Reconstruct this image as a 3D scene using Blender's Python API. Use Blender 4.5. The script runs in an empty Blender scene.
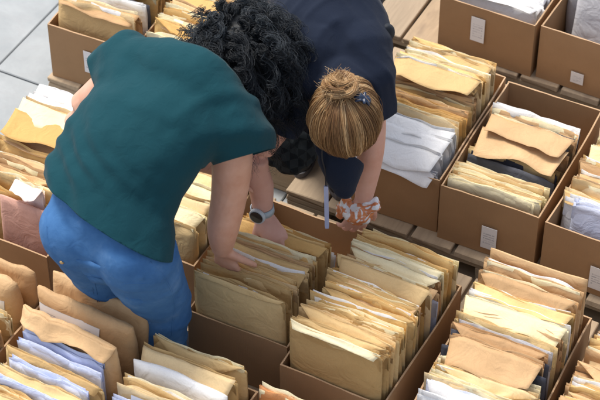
import bpy, bmesh, math, random
import numpy as np
from mathutils import Vector, Matrix, noise
from mathutils.bvhtree import BVHTree

# ------------------------------------------------------------------ camera, sky, sun, exposure
SC = bpy.context.scene
COL = SC.collection
TH = math.radians(44.0); DIST = 6.0; FPX = 2000.0          # pitch, distance to the look-at point, focal length in photo pixels (600 wide)
FW = np.array([0, math.cos(TH), -math.sin(TH)]); UP = np.array([0, math.sin(TH), math.cos(TH)]); RT = np.array([1.0, 0, 0])
CAMP = np.array([0, 0, .36]) - DIST * FW
cam = bpy.data.cameras.new('camera'); camo = bpy.data.objects.new('camera', cam); COL.objects.link(camo)
camo.location = CAMP; camo.rotation_euler = (math.pi / 2 - TH, 0, 0)
cam.sensor_width = 36; cam.lens = FPX / 600 * 36; cam.clip_end = 500; cam.clip_start = .1
cam.dof.use_dof = True; cam.dof.focus_distance = 5.75; cam.dof.aperture_fstop = 6.3
SC.camera = camo

SUN_DIR = np.array([-.46, .42, 1.35]); SUN_DIR /= np.linalg.norm(SUN_DIR)
world = bpy.data.worlds.new('World'); SC.world = world; world.use_nodes = True
wn = world.node_tree.nodes; wl = world.node_tree.links
sky = wn.new('ShaderNodeTexSky'); sky.sky_type = 'NISHITA'; sky.sun_disc = False
sky.sun_elevation = math.asin(SUN_DIR[2]); sky.sun_rotation = math.atan2(SUN_DIR[0], SUN_DIR[1])
sky.air_density = 1.0; sky.dust_density = 4.0; sky.ozone_density = 1.0
wn['Background'].inputs['Strength'].default_value = .15
hz = wn.new('ShaderNodeHueSaturation'); hz.inputs['Saturation'].default_value = .5          # hazy, pale sky all round
wl.new(sky.outputs[0], hz.inputs['Color']); wl.new(hz.outputs[0], wn['Background'].inputs['Color'])
sl = bpy.data.lights.new('sun', 'SUN'); sl.energy = 2.0; sl.angle = math.radians(14); sl.color = (1.0, .93, .82)
so = bpy.data.objects.new('sun', sl); COL.objects.link(so)
so.rotation_euler = Vector(SUN_DIR).to_track_quat('Z', 'Y').to_euler()
SC.view_settings.view_transform = 'Standard'; SC.view_settings.look = 'None'
SC.view_settings.gamma = 1.0; SC.view_settings.exposure = .54; SC.view_settings.use_curve_mapping = False

# ------------------------------------------------------------------ helpers
rnd = random.Random(7)
PHI = math.radians(27.5)
UX = np.array([math.cos(PHI), -math.sin(PHI), 0]); VX = np.array([math.sin(PHI), math.cos(PHI), 0]); ZX = np.array([0, 0, 1.0])

def pix(px, py, z):
    """photo pixel + height above the floor -> point of the place"""
    d = FW + RT * (px - 300) / FPX + UP * (200 - py) / FPX
    return CAMP + d * (z - CAMP[2]) / d[2]
def uv(u, v, z=0.0): return UX * u + VX * v + ZX * z
def unit(a): a = np.asarray(a, float); return a / max(1e-9, np.linalg.norm(a))

def mesh(name, V, F):
    me = bpy.data.meshes.new(name); me.from_pydata([tuple(v) for v in V], [], [tuple(f) for f in F]); me.update(); return me
def obj(name, me, mat=None, parent=None, smooth=False):
    o = bpy.data.objects.new(name, me); COL.objects.link(o)
    if mat is not None and me is not None:
        if not me.materials: me.materials.append(mat)
    if parent is not None: o.parent = parent
    if smooth: me.polygons.foreach_set('use_smooth', [True] * len(me.polygons))
    return o
def tag(o, label=None, cat=None, group=None, kind=None):
    if label: o['label'] = label
    if cat: o['category'] = cat
    if group: o['group'] = group
    if kind: o['kind'] = kind
    return o
def empty(name, loc=(0, 0, 0), rz=0.0):
    o = bpy.data.objects.new(name, None); COL.objects.link(o); o.location = loc; o.rotation_euler = (0, 0, rz); o.empty_display_size = .1
    return o

# ------------------------------------------------------------------ materials
def mat_new(name, rough=.8, spec=.25):
    m = bpy.data.materials.new(name); m.use_nodes = True
    b = m.node_tree.nodes['Principled BSDF']; b.inputs['Roughness'].default_value = rough
    b.inputs['Specular IOR Level'].default_value = spec
    return m, m.node_tree, b
def nd(t, typ, **kw):
    n = t.nodes.new(typ)
    for k, v in kw.items(): setattr(n, k, v)
    return n
def ramp(t, fac, stops):
    r = nd(t, 'ShaderNodeValToRGB'); e = r.color_ramp.elements
    while len(e) < len(stops): e.new(.5)
    for i, (p, c) in enumerate(stops): e[i].position = p; e[i].color = (*c, 1)
    t.links.new(fac, r.inputs[0]); return r.outputs[0]
def noise_n(t, scale, detail=4, rough=.55, vec=None, dist=0):
    n = nd(t, 'ShaderNodeTexNoise'); n.inputs['Scale'].default_value = scale; n.inputs['Detail'].default_value = detail
    n.inputs['Roughness'].default_value = rough; n.inputs['Distortion'].default_value = dist
    if vec is not None: t.links.new(vec, n.inputs['Vector'])
    return n.outputs['Fac']
def mixc(t, fac, a, b, mode='MIX'):
    m = nd(t, 'ShaderNodeMix', data_type='RGBA', blend_type=mode)
    for s, v in ((0, fac), (6, a), (7, b)):
        if isinstance(v, (int, float)): m.inputs[s].default_value = v
        elif isinstance(v, tuple): m.inputs[s].default_value = (*v, 1)
        else: t.links.new(v, m.inputs[s])
    return m.outputs[2]
def bump(t, b, h, strength=.3, dist=.002, prev=None):
    n = nd(t, 'ShaderNodeBump'); n.inputs['Strength'].default_value = strength; n.inputs['Distance'].default_value = dist
    t.links.new(h, n.inputs['Height'])
    if prev is not None: t.links.new(prev, n.inputs['Normal'])
    t.links.new(n.outputs[0], b.inputs['Normal']); return n.outputs[0]
def objvec(t, scale=(1, 1, 1), off=True):
    """object coordinates shifted per object so that copies never share a pattern"""
    c = nd(t, 'ShaderNodeTexCoord'); mp = nd(t, 'ShaderNodeMapping'); mp.inputs['Scale'].default_value = scale
    t.links.new(c.outputs['Object'], mp.inputs[0])
    if off:
        oi = nd(t, 'ShaderNodeObjectInfo'); mu = nd(t, 'ShaderNodeMath', operation='MULTIPLY'); mu.inputs[1].default_value = 37.0
        t.links.new(oi.outputs['Random'], mu.inputs[0]); t.links.new(mu.outputs[0], mp.inputs['Location'])
    return mp.outputs[0]

def paper_mat(name, c0, c1, stain=(.5, .4, .25), rough=.75, wrinkle=.5, stain_amt=.35):
    m, t, b = mat_new(name, rough, .3)
    v = objvec(t)
    oi = nd(t, 'ShaderNodeObjectInfo')
    base = ramp(t, oi.outputs['Random'], [(0, c0), (1, c1)])
    f = noise_n(t, 9, 5, .6, v)
    mr = nd(t, 'ShaderNodeMapRange'); mr.inputs[1].default_value = .45; mr.inputs[2].default_value = .75; mr.inputs[4].default_value = stain_amt
    t.links.new(f, mr.inputs[0])
    col = mixc(t, mr.outputs[0], base, stain)
    fib = noise_n(t, 260, 3, .7, v)
    fr = nd(t, 'ShaderNodeMapRange'); fr.inputs[3].default_value = .88; fr.inputs[4].default_value = 1.1; t.links.new(fib, fr.inputs[0])
    col = mixc(t, 1.0, col, fr.outputs[0], 'MULTIPLY')
    t.links.new(col, b.inputs['Base Color'])
    n1 = noise_n(t, 17, 3, .55, v, 1.0)
    n2 = noise_n(t, 90, 3, .6, v)
    p = bump(t, b, n1, wrinkle, .012); bump(t, b, n2, .25, .002, p)
    return m
KRAFT = {
    'gold': paper_mat('kraft_gold', (.60, .36, .12), (.80, .57, .265), (.47, .28, .10)),
    'buff': paper_mat('kraft_buff', (.60, .40, .175), (.83, .65, .39), (.50, .33, .15)),
    'khaki': paper_mat('kraft_khaki', (.50, .325, .135), (.74, .55, .28), (.42, .27, .11)),
    'tan': paper_mat('kraft_tan', (.44, .26, .125), (.68, .46, .25), (.38, .22, .10)),
    'cream': paper_mat('paper_cream', (.80, .70, .44), (.86, .78, .54), (.70, .57, .34)),
    'white': paper_mat('paper_white', (.80, .80, .80), (.86, .86, .87), (.72, .72, .74), stain_amt=.2),
    'blue': paper_mat('paper_blue_white', (.56, .62, .84), (.66, .71, .88), (.52, .56, .76), stain_amt=.2),
    'pink': paper_mat('paper_pink', (.62, .34, .27), (.66, .38, .30), (.55, .30, .24)),
    'rose': paper_mat('paper_pale_pink', (.86, .70, .65), (.88, .74, .70), (.80, .62, .57), stain_amt=.2),
    'dark': paper_mat('folder_dark', (.055, .06, .085), (.10, .105, .13), (.04, .04, .05)),
    'orange': paper_mat('paper_orange', (.66, .30, .12), (.70, .34, .15), (.55, .22, .08)),
    'grey': paper_mat('paper_grey', (.55, .55, .58), (.62, .62, .66), (.48, .48, .52)),
}
COLWORD = {'gold': 'golden kraft', 'buff': 'buff', 'khaki': 'khaki', 'tan': 'tan', 'cream': 'cream', 'white': 'white', 'blue': 'bluish white',
           'pink': 'dusky pink', 'rose': 'pale pink', 'dark': 'dark', 'orange': 'orange', 'grey': 'grey'}

def card_mat(name, c0, c1):
    m, t, b = mat_new(name, .85, .2)
    v = objvec(t)
    oi = nd(t, 'ShaderNodeObjectInfo')
    base = ramp(t, oi.outputs['Random'], [(0, c0), (1, c1)])
    f = noise_n(t, 6, 6, .65, v); mr = nd(t, 'ShaderNodeMapRange'); mr.inputs[3].default_value = .82; mr.inputs[4].default_value = 1.15; t.links.new(f, mr.inputs[0])
    col = mixc(t, 1.0, base, mr.outputs[0], 'MULTIPLY')
    sc = noise_n(t, 30, 5, .7, objvec(t, (1, 1, 5))); s2 = nd(t, 'ShaderNodeMapRange'); s2.inputs[1].default_value = .66; s2.inputs[2].default_value = .8; s2.inputs[4].default_value = .4
    t.links.new(sc, s2.inputs[0]); col = mixc(t, s2.outputs[0], col, tuple(min(1, x * 1.7) for x in c1))
    t.links.new(col, b.inputs['Base Color'])
    w = nd(t, 'ShaderNodeTexWave', wave_type='BANDS', bands_direction='X'); w.inputs['Scale'].default_value = 55; w.inputs['Distortion'].default_value = .4
    t.links.new(v, w.inputs[0])
    p = bump(t, b, w.outputs['Fac'], .10, .001); bump(t, b, noise_n(t, 14, 4, .5, v), .35, .008, p)
    return m
CARD = card_mat('cardboard', (.35, .212, .110), (.41, .255, .138))
CARD_EDGE = card_mat('cardboard_cut_edge', (.44, .29, .17), (.50, .34, .21))

def wood_mat():
    m, t, b = mat_new('pallet_wood', .85, .2)
    v = objvec(t, (14, 1.2, 14))
    f = noise_n(t, 4, 6, .65, v, .6)
    oi = nd(t, 'ShaderNodeObjectInfo')
    base = ramp(t, oi.outputs['Random'], [(0, (.40, .30, .20)), (.5, (.47, .36, .245)), (1, (.36, .285, .205))])
    mr = nd(t, 'ShaderNodeMapRange'); mr.inputs[3].default_value = .62; mr.inputs[4].default_value = 1.25; t.links.new(f, mr.inputs[0])
    col = mixc(t, 1.0, base, mr.outputs[0], 'MULTIPLY')
    k = noise_n(t, 11, 3, .5, objvec(t, (1, .5, 1))); kr = nd(t, 'ShaderNodeMapRange'); kr.inputs[1].default_value = .62; kr.inputs[2].default_value = .74; kr.inputs[4].default_value = .6
    t.links.new(k, kr.inputs[0]); col = mixc(t, kr.outputs[0], col, (.20, .15, .11))
    t.links.new(col, b.inputs['Base Color']); bump(t, b, f, .4, .003)
    return m
WOOD = wood_mat()

def stone_mat():
    m, t, b = mat_new('stone_floor', .55, .4)
    v = objvec(t, off=False)
    f = noise_n(t, 3.2, 8, .65, v, .4)
    col = ramp(t, f, [(.3, (.24, .265, .28)), (.55, (.33, .355, .37)), (.75, (.39, .41, .42))])
    vein = noise_n(t, 1.7, 5, .6, v, 2.2); vr = nd(t, 'ShaderNodeMapRange'); vr.inputs[1].default_value = .485; vr.inputs[2].default_value = .5; vr.inputs[4].default_value = .35
    pp = nd(t, 'ShaderNodeMath', operation='PINGPONG'); pp.inputs[1].default_value = .5; t.links.new(vein, pp.inputs[0]); t.links.new(pp.outputs[0], vr.inputs[0])
    col = mixc(t, vr.outputs[0], col, (.30, .31, .32))
    t.links.new(col, b.inputs['Base Color']); bump(t, b, noise_n(t, 60, 4, .6, v), .2, .002)
    return m
STONE = stone_mat()
def flat_mat(name, c, rough=.7, spec=.3, metal=0.0, nscale=30, amt=.15, bmp=.1):
    m, t, b = mat_new(name, rough, spec); b.inputs['Metallic'].default_value = metal
    f = noise_n(t, nscale, 4, .6, objvec(t)); mr = nd(t, 'ShaderNodeMapRange'); mr.inputs[3].default_value = 1 - amt; mr.inputs[4].default_value = 1 + amt; t.links.new(f, mr.inputs[0])
    t.links.new(mixc(t, 1.0, c, mr.outputs[0], 'MULTIPLY'), b.inputs['Base Color'])
    if bmp: bump(t, b, f, bmp, .003)
    return m
JOINT = flat_mat('joint_mortar', (.17, .175, .18), .9)
GROUT_BED = flat_mat('ground_bed', (.20, .205, .21), .9)

def label_mat():
    """white sticker printed with rows of small grey marks"""
    m, t, b = mat_new('printed_label', .6, .35)
    c = nd(t, 'ShaderNodeTexCoord'); s = nd(t, 'ShaderNodeSeparateXYZ'); t.links.new(c.outputs['Generated'], s.inputs[0])
    br = nd(t, 'ShaderNodeTexBrick'); br.inputs['Scale'].default_value = 4; br.inputs['Mortar Size'].default_value = .11
    br.inputs['Color1'].default_value = (.46, .48, .55, 1); br.inputs['Color2'].default_value = (.80, .81, .84, 1); br.inputs['Mortar'].default_value = (.82, .83, .86, 1)
    br.offset_frequency = 2; br.inputs['Brick Width'].default_value = 1.7; br.inputs['Row Height'].default_value = .42
    cm = nd(t, 'ShaderNodeCombineXYZ'); t.links.new(s.outputs[0], cm.inputs[0]); t.links.new(s.outputs[2], cm.inputs[1]); oi = nd(t, 'ShaderNodeObjectInfo'); ad = nd(t, 'ShaderNodeVectorMath', operation='ADD'); mu = nd(t, 'ShaderNodeMath', operation='MULTIPLY'); mu.inputs[1].default_value = 9.3; t.links.new(oi.outputs['Random'], mu.inputs[0]); t.links.new(cm.outputs[0], ad.inputs[0]); t.links.new(mu.outputs[0], ad.inputs[1]); t.links.new(ad.outputs[0], br.inputs[0])
    def band(o, lo, hi):
        a = nd(t, 'ShaderNodeMath', operation='GREATER_THAN'); a.inputs[1].default_value = lo; t.links.new(o, a.inputs[0])
        d = nd(t, 'ShaderNodeMath', operation='LESS_THAN'); d.inputs[1].default_value = hi; t.links.new(o, d.inputs[0])
        e = nd(t, 'ShaderNodeMath', operation='MULTIPLY'); t.links.new(a.outputs[0], e.inputs[0]); t.links.new(d.outputs[0], e.inputs[1]); return e.outputs[0]
    e = nd(t, 'ShaderNodeMath', operation='MULTIPLY'); t.links.new(band(s.outputs[0], .14, .86), e.inputs[0]); t.links.new(band(s.outputs[2], .18, .72), e.inputs[1])
    col = mixc(t, e.outputs[0], (.82, .83, .86), br.outputs[0])
    t.links.new(col, b.inputs['Base Color'])
    return m
LABEL = label_mat()

# ------------------------------------------------------------------ the ground: stone slabs on a bed
g = obj('ground', mesh('ground', [(-60, -60, -.012), (60, -60, -.012), (60, 60, -.012), (-60, 60, -.012)], [(0, 1, 2, 3)]), GROUT_BED)
tag(g, kind='structure')
def slab_mesh(w, d, th=.014, ch=.003):
    bm = bmesh.new(); bmesh.ops.create_cube(bm, size=1.0)
    for v in bm.verts: v.co = Vector((v.co.x * w, v.co.y * d, (v.co.z - .5) * th))
    bmesh.ops.bevel(bm, geom=[e for e in bm.edges if all(v.co.z > -th * .1 for v in e.verts)], offset=ch, segments=1, affect='EDGES')
    me = bpy.data.meshes.new('slab'); bm.to_mesh(me); bm.free(); return me
SW, SD = .595, .895
sme = slab_mesh(SW, SD)
for i in range(-6, 7):
    for j in range(-3, 6):
        p = uv(-1.42 + (i + .5) * .60, .42 + (j + .5) * .90 + (.45 if i % 2 else 0), .004 + rnd.uniform(-.001, .001))
        o = obj('slab', sme, STONE, g); o.location = p; o.rotation_euler = (rnd.uniform(-.001, .001), rnd.uniform(-.001, .001), -PHI)

# ------------------------------------------------------------------ pallets
def plank_mesh(name, w, l, h, seed=0):
    r = random.Random(seed); bm = bmesh.new(); bmesh.ops.create_cube(bm, size=1.0)
    for v in bm.verts: v.co = Vector((v.co.x * w, v.co.y * l + r.uniform(-.004, .004), v.co.z * h + r.uniform(-.001, .001)))
    bmesh.ops.bevel(bm, geom=bm.edges[:], offset=.0025, segments=1, affect='EDGES')
    me = bpy.data.meshes.new(name); bm.to_mesh(me); bm.free(); return me
DECK = .145
def pallet(u0, v0, length, depth, label, wide=.132, gap=.012):
    root = empty('wooden_pallet', uv(u0, v0, 0), -PHI); tag(root, label, 'pallet', 'wooden pallets under the boxes')
    n = max(1, int(round((length + gap) / (wide + gap)))); pitch = (length + gap) / n; bw = pitch - gap
    ms = [plank_mesh('deck_board', bw, depth, .021, k) for k in range(3)]
    for k in range(n):
        o = obj('deck_board', ms[k % 3], WOOD, root); o.location = (bw / 2 + k * pitch, depth / 2 + rnd.uniform(-.004, .004), DECK - .0105 + rnd.uniform(-.0015, .0015))
        o.rotation_euler = (0, 0, rnd.uniform(-.006, .006))
    st = plank_mesh('stringer', depth * 0 + .10, length, .02, 5)
    for q in (.055, depth / 2, depth - .055):
        o = obj('stringer_board', st, WOOD, root); o.location = (length / 2, q, DECK - .0335); o.rotation_euler = (0, 0, math.pi / 2)
        o = obj('bottom_board', st, WOOD, root); o.location = (length / 2, q, .016); o.rotation_euler = (0, 0, math.pi / 2)
    blk = plank_mesh('block', .10, .13, .0735, 9)
    for q in (.055, depth / 2, depth - .055):
        for p in (.07, length / 2, length - .07):
            o = obj('block', blk, WOOD, root); o.location = (p, q, .0645); o.rotation_euler = (0, 0, math.pi / 2)
    return root
pallet(-.60, 1.075, 1.60, .80, 'pallet with bare sunlit boards behind the blonde person, under the two rear boxes')
pallet(-1.135, .330, .95, .66, 'pallet under the kraft box on the grey stone floor')
pallet(-.165, .215, 1.45, .80, 'pallet under the box row to the right of the blonde person')
pallet(-.98, -.580, 1.22, .745, 'pallet in front of the grey floor, under the boxes left of the teal shirt')
pallet(.255, -.600, 1.22, .745, 'pallet under the crowded boxes at lower right')
pallet(-.98, -1.36, 1.22, .765, 'pallet under the stuffed boxes at lower left')
pallet(.255, -1.38, 1.22, .745, 'pallet at the bottom edge under the box with the orange envelope')

# ------------------------------------------------------------------ cardboard boxes
CT = .005
def panel(name, L, H, parent, loc, rz, seed, bow=.004, mat=CARD):
    """a cardboard wall: x along its length, z up, thickness CT about y=0, slightly bowed and nicked at the rim"""
    r = random.Random(seed); nx, nz = 10, 5; ph = r.uniform(0, 6); bw = r.uniform(-bow, bow)
    V, F = [], []
    for s in (-1, 1):
        for k in range(nz + 1):
            for i in range(nx + 1):
                x = i / nx; z = k / nz
                zz = z * H + (r.uniform(-.0012, .0012) if k == nz else 0)
                y = s * CT / 2 + bw * math.sin(math.pi * x) * z + .0012 * math.sin(ph + 7 * x) * z
                V.append((x * L, y, zz))
    m = (nx + 1) * (nz + 1); q = lambda s, i, k: s * m + k * (nx + 1) + i
    for k in range(nz):
        for i in range(nx):
            F.append((q(0, i, k), q(0, i + 1, k), q(0, i + 1, k + 1), q(0, i, k + 1))); F.append((q(1, i + 1, k), q(1, i, k), q(1, i, k + 1), q(1, i + 1, k + 1)))
    ne = len(F)
    for i in range(nx):
        F.append((q(0, i, nz), q(0, i + 1, nz), q(1, i + 1, nz), q(1, i, nz))); F.append((q(0, i + 1, 0), q(0, i, 0), q(1, i, 0), q(1, i + 1, 0)))
    for k in range(nz):
        F.append((q(0, 0, k + 1), q(1, 0, k + 1), q(1, 0, k), q(0, 0, k))); F.append((q(0, nx, k), q(1, nx, k), q(1, nx, k + 1), q(0, nx, k + 1)))
    me = mesh(name, V, F); me.materials.append(mat); me.materials.append(CARD_EDGE)
    for p in me.polygons[ne:ne + 2 * nx]: p.material_index = 1
    o = obj(name, me, None, parent); o.location = loc; o.rotation_euler = (0, 0, rz)
    return o
BOXES = {}
class Box: pass
def box(key, u, v, w, d, h, yaw_off, label, phrase, sticker=None, z=DECK + .001):
    B = Box(); B.w, B.d, B.h, B.z = w, d, h, z; B.phrase = phrase; B.items = []
    B.rz = -PHI + math.radians(yaw_off); B.loc = uv(u, v, z)
    root = empty('cardboard_box', B.loc, B.rz); tag(root, label, 'box', 'open cardboard boxes of files'); B.root = root
    s = hash_key(key)
    panel('front_panel', w, h, root, (0, CT / 2, 0), 0, s); panel('back_panel', w, h, root, (0, d - CT / 2, 0), 0, s + 1)
    panel('side_panel', d - 2 * CT - .001, h, root, (CT / 2, CT + .0005, 0), math.pi / 2, s + 2)
    panel('side_panel', d - 2 * CT - .001, h, root, (w - CT / 2, CT + .0005, 0), math.pi / 2, s + 3)
    bm = mesh('bottom_panel', [(CT, CT, .004), (w - CT, CT, .004), (w - CT, d - CT, .004), (CT, d - CT, .004), (CT, CT, .0), (w - CT, CT, .0), (w - CT, d - CT, .0), (CT, d - CT, .0)],
              [(0, 1, 2, 3), (7, 6, 5, 4), (0, 4, 5, 1), (1, 5, 6, 2), (2, 6, 7, 3), (3, 7, 4, 0)])
    obj('bottom_panel', bm, CARD, root)
    if sticker:
        sx, sz, sw, sh = sticker
        me = mesh('label', [(x, -.0012 + yy, zz) for yy in (0, .0011) for x, zz in ((0, 0), (sw, 0), (sw, sh), (0, sh))], [(0, 1, 2, 3), (7, 6, 5, 4), (0, 4, 5, 1), (1, 5, 6, 2), (2, 6, 7, 3), (3, 7, 4, 0)])
        o = obj('label', me, LABEL, root); o.location = (sx, -.0056, sz)
    BOXES[key] = B; return B
def hash_key(k): return sum(ord(c) * (i + 3) * 31 for i, c in enumerate(k)) % 9973

def fl(px, py, z): q = pix(px, py, z); return float(q @ UX), float(q @ VX)
ST = (.135, .055, .052, .095)
box('A', .018, .255, .322, .54, .22, 1.5, 'cardboard box holding white envelopes, right beside the bun of blonde hair', 'the box right of the blonde hair', (.05, .055, .05, .10))
box('B', .350, .246, .318, .54, .22, 1.0, 'cardboard box with tan flaps and bare rear wall, sticker on front', 'the box with the bare rear wall', (.145, .03, .050, .09))
box('C', .690, .246, .322, .54, .22, -1.5, 'cardboard box at right edge with a large bluish white envelope', 'the box at the right edge', (.16, .03, .050, .09))
box('D', -.036, 1.090, .345, .54, .22, -1.0, 'cardboard box with white paper lying on top, on the rear pallet', 'the rear box left of the corner', (.12, .08, .050, .10))
box('E', .325, 1.095, .345, .54, .22, -1.5, 'cardboard box in the top right corner, small sticker low on front', 'the top right corner box', (.125, .035, .045, .045))
box('T', -1.122, .350, .322, .52, .22, 2.0, 'cardboard box standing before the bare grey stone floor', 'the box on the grey floor', (.135, .07, .050, .09))
box('P', -.780, .360, .322, .52, .22, -1.0, 'cardboard box hidden between the curly hair and the grey-floor box', 'the box behind the curly hair')
box('N', -.870, -.556, .330, .52, .22, -.5, 'cardboard box with a pink folder, left of the jeans', 'the box left of the jeans')
box('O', -.465, -.395, .325, .46, .22, 0, 'cardboard box between the teal shirt and the bare forearm', 'the box under the teal shirt')
box('F', -.073, -.553, .318, .51, .22, .8, 'half empty cardboard box under the hands, bare rear wall showing', 'the half empty box under the hands')
box('G', .256, -.612, .318, .51, .22, -.5, 'cardboard box crammed with khaki envelopes, below the blonde person', 'the box below the blonde')
box('H', .640, -.580, .330, .52, .22, 1.5, 'cardboard box of mixed papers with a tall beige pack at the rear', 'the mixed box')
box('I', .990, -.570, .330, .48, .22, 0, 'cardboard box in the bottom right corner, full of orange-tan envelopes', 'the bottom right corner box')
box('M', -.785, -1.215, .325, .52, .22, -1, 'cardboard box at left edge holding a rounded kraft parcel with white label', 'the box at the left edge')
box('L', -.425, -1.205, .340, .52, .22, -2, 'cardboard box of bulging kraft parcels and blue papers below the jeans', 'the box below the jeans')
box('J', -.075, -1.245, .325, .52, .22, 0, 'cardboard box of khaki and white envelopes right below the jeans leg', 'the box right of the parcels')
box('K', .275, -1.255, .325, .52, .22, 0, 'cardboard box at the bottom edge with an orange envelope', 'the bottom edge box')

# ------------------------------------------------------------------ envelopes
def env_mesh(w, h, t, seed, taper=.8, crumple=1.0, bend=0.0, curl=0.0, open_top=False, slope=0.0, nx=20, nz=14):
    r = np.random.RandomState(seed)
    X, Z = np.meshgrid(np.linspace(-1, 1, nx + 1), np.linspace(0, 1, nz + 1))
    ht = t / 2 * (.30 + .70 * (1 - np.abs(X) ** 9)) * np.clip(.35 + Z * 7, 0, 1)
    sm = np.clip((Z - .68) / .32, 0, 1); sm = sm * sm * (3 - 2 * sm)
    ht = ht * (1 - taper * sm)
    if taper < .5:                                            # a stuffed parcel with a rounded top
        ht = ht * np.sqrt(np.clip(1 - np.clip((Z - .80) / .22, 0, 1) ** 2, .05, 1))
    c = bend * (X ** 2 - .4) + curl * Z ** 2
    for k in range(5):
        a, b2, p = r.uniform(-5, 5), r.uniform(-4, 4), r.uniform(0, 6.28)
        c = c + .0007 * crumple * np.sin(a * X + b2 * Z * 2 + p)
    fr = np.zeros_like(X); bk = np.zeros_like(X)
    for arr, n in ((c, 5), (fr, 6), (bk, 6)):
        for k in range(n):                                    # creases: little ridges along random lines, stronger towards the free upper edge
            an = r.uniform(0, math.pi); off = r.uniform(-.9, .9); wd = r.uniform(.07, .22)
            dd = np.abs((X - r.uniform(-.5, .5)) * math.cos(an) + (Z * 2 - 1) * math.sin(an) * .9 - off)
            arr += r.uniform(-.0036, .0036) * crumple * np.maximum(0, 1 - dd / wd) * (.35 + .65 * Z)
    hw = w / 2 * (1 + .012 * np.sin(Z * 5 + r.uniform(0, 6)) * crumple)
    top = np.array([noise.noise((x * 2.1 + seed * 1.7, seed * .37, 0)) for x in X[0]]) * .005 * crumple + slope * X[0]
    ZZ = Z * h + (Z ** 2) * top[None, :]
    dog = r.choice([0, 0, 0, -1, 1]) * r.uniform(.4, 1); ZZ = ZZ - .014 * np.clip((X * np.sign(dog) - .72) / .28, 0, 1) * abs(dog) * (Z > .99)
    V = np.concatenate([np.stack([X * hw, c - ht + fr * .6, ZZ], -1).reshape(-1, 3), np.stack([X * hw, c + ht + bk * .6 + (.004 if open_top else 0) * Z, ZZ + (.006 * Z if open_top else 0)], -1).reshape(-1, 3)])
    m = (nx + 1) * (nz + 1); q = lambda s, i, k: s * m + k * (nx + 1) + i
    F = []
    for k in range(nz):
        for i in range(nx):
            F.append((q(0, i, k), q(0, i + 1, k), q(0, i + 1, k + 1), q(0, i, k + 1))); F.append((q(1, i + 1, k), q(1, i, k), q(1, i, k + 1), q(1, i + 1, k + 1)))
    for i in range(nx):
        F.append((q(0, i, nz), q(0, i + 1, nz), q(1, i + 1, nz), q(1, i, nz))); F.append((q(0, i + 1, 0), q(0, i, 0), q(1, i, 0), q(1, i + 1, 0)))
    for k in range(nz):
        F.append((q(0, 0, k + 1), q(1, 0, k + 1), q(1, 0, k), q(0, 0, k))); F.append((q(0, nx, k), q(1, nx, k), q(1, nx, k + 1), q(0, nx, k + 1)))
    return V, F, c[-1], ZZ[-1], ht[-1], (c - ht + fr * .6)
def flap_mesh(w, seed, ytop, ztop, length, lift, shape, nx=20, ns=6, crumple=1.0, toward=-1):
    """the closing flap: hinged on the upper edge, folded over to one side with some lift"""
    r = np.random.RandomState(seed + 77); V = []
    for layer in (0, 1):
        for s in range(ns + 1):
            q = s / ns
            for i in range(nx + 1):
                x = -1 + 2 * i / nx
                sh = 1 - (.10 * q if shape == 'square' else .55 * q)
                ln = length * (1 - (.0 if shape == 'square' else .25) * abs(x)) * (1 + .10 * math.sin(3 * x + seed))
                bendq = lift + .5 * q * math.sin(seed * 1.3) * .5
                dy = toward * ln * q * math.cos(bendq); dz = -ln * q * math.sin(bendq) * .9
                cr = .006 * crumple * q * noise.noise((x * 2 + seed, q * 2, seed * .3)) + .004 * crumple * q * math.sin(5 * x + seed * 2)
                V.append((x * w / 2 * sh, ytop[i] + dy + toward * .001, ztop[i] + .0022 + dz + cr - layer * .0009))
    F = []; m = (nx + 1) * (ns + 1)
    for s in range(ns):
        for i in range(nx):
            a = s * (nx + 1) + i
            F.append((a, a + 1, a + nx + 2, a + nx + 1)); F.append((m + a + nx + 1, m + a + nx + 2, m + a + 1, m + a))
    for i in range(nx):
        a = ns * (nx + 1) + i; F.append((a, a + 1, m + a + 1, m + a))
        F.append((i + 1, i, m + i, m + i + 1))
    for s in range(ns):
        a = s * (nx + 1); F.append((a, a + nx + 1, m + a + nx + 1, m + a)); b = a + nx; F.append((b + nx + 1, b, m + b, m + b + nx + 1))
    return V, F
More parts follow.
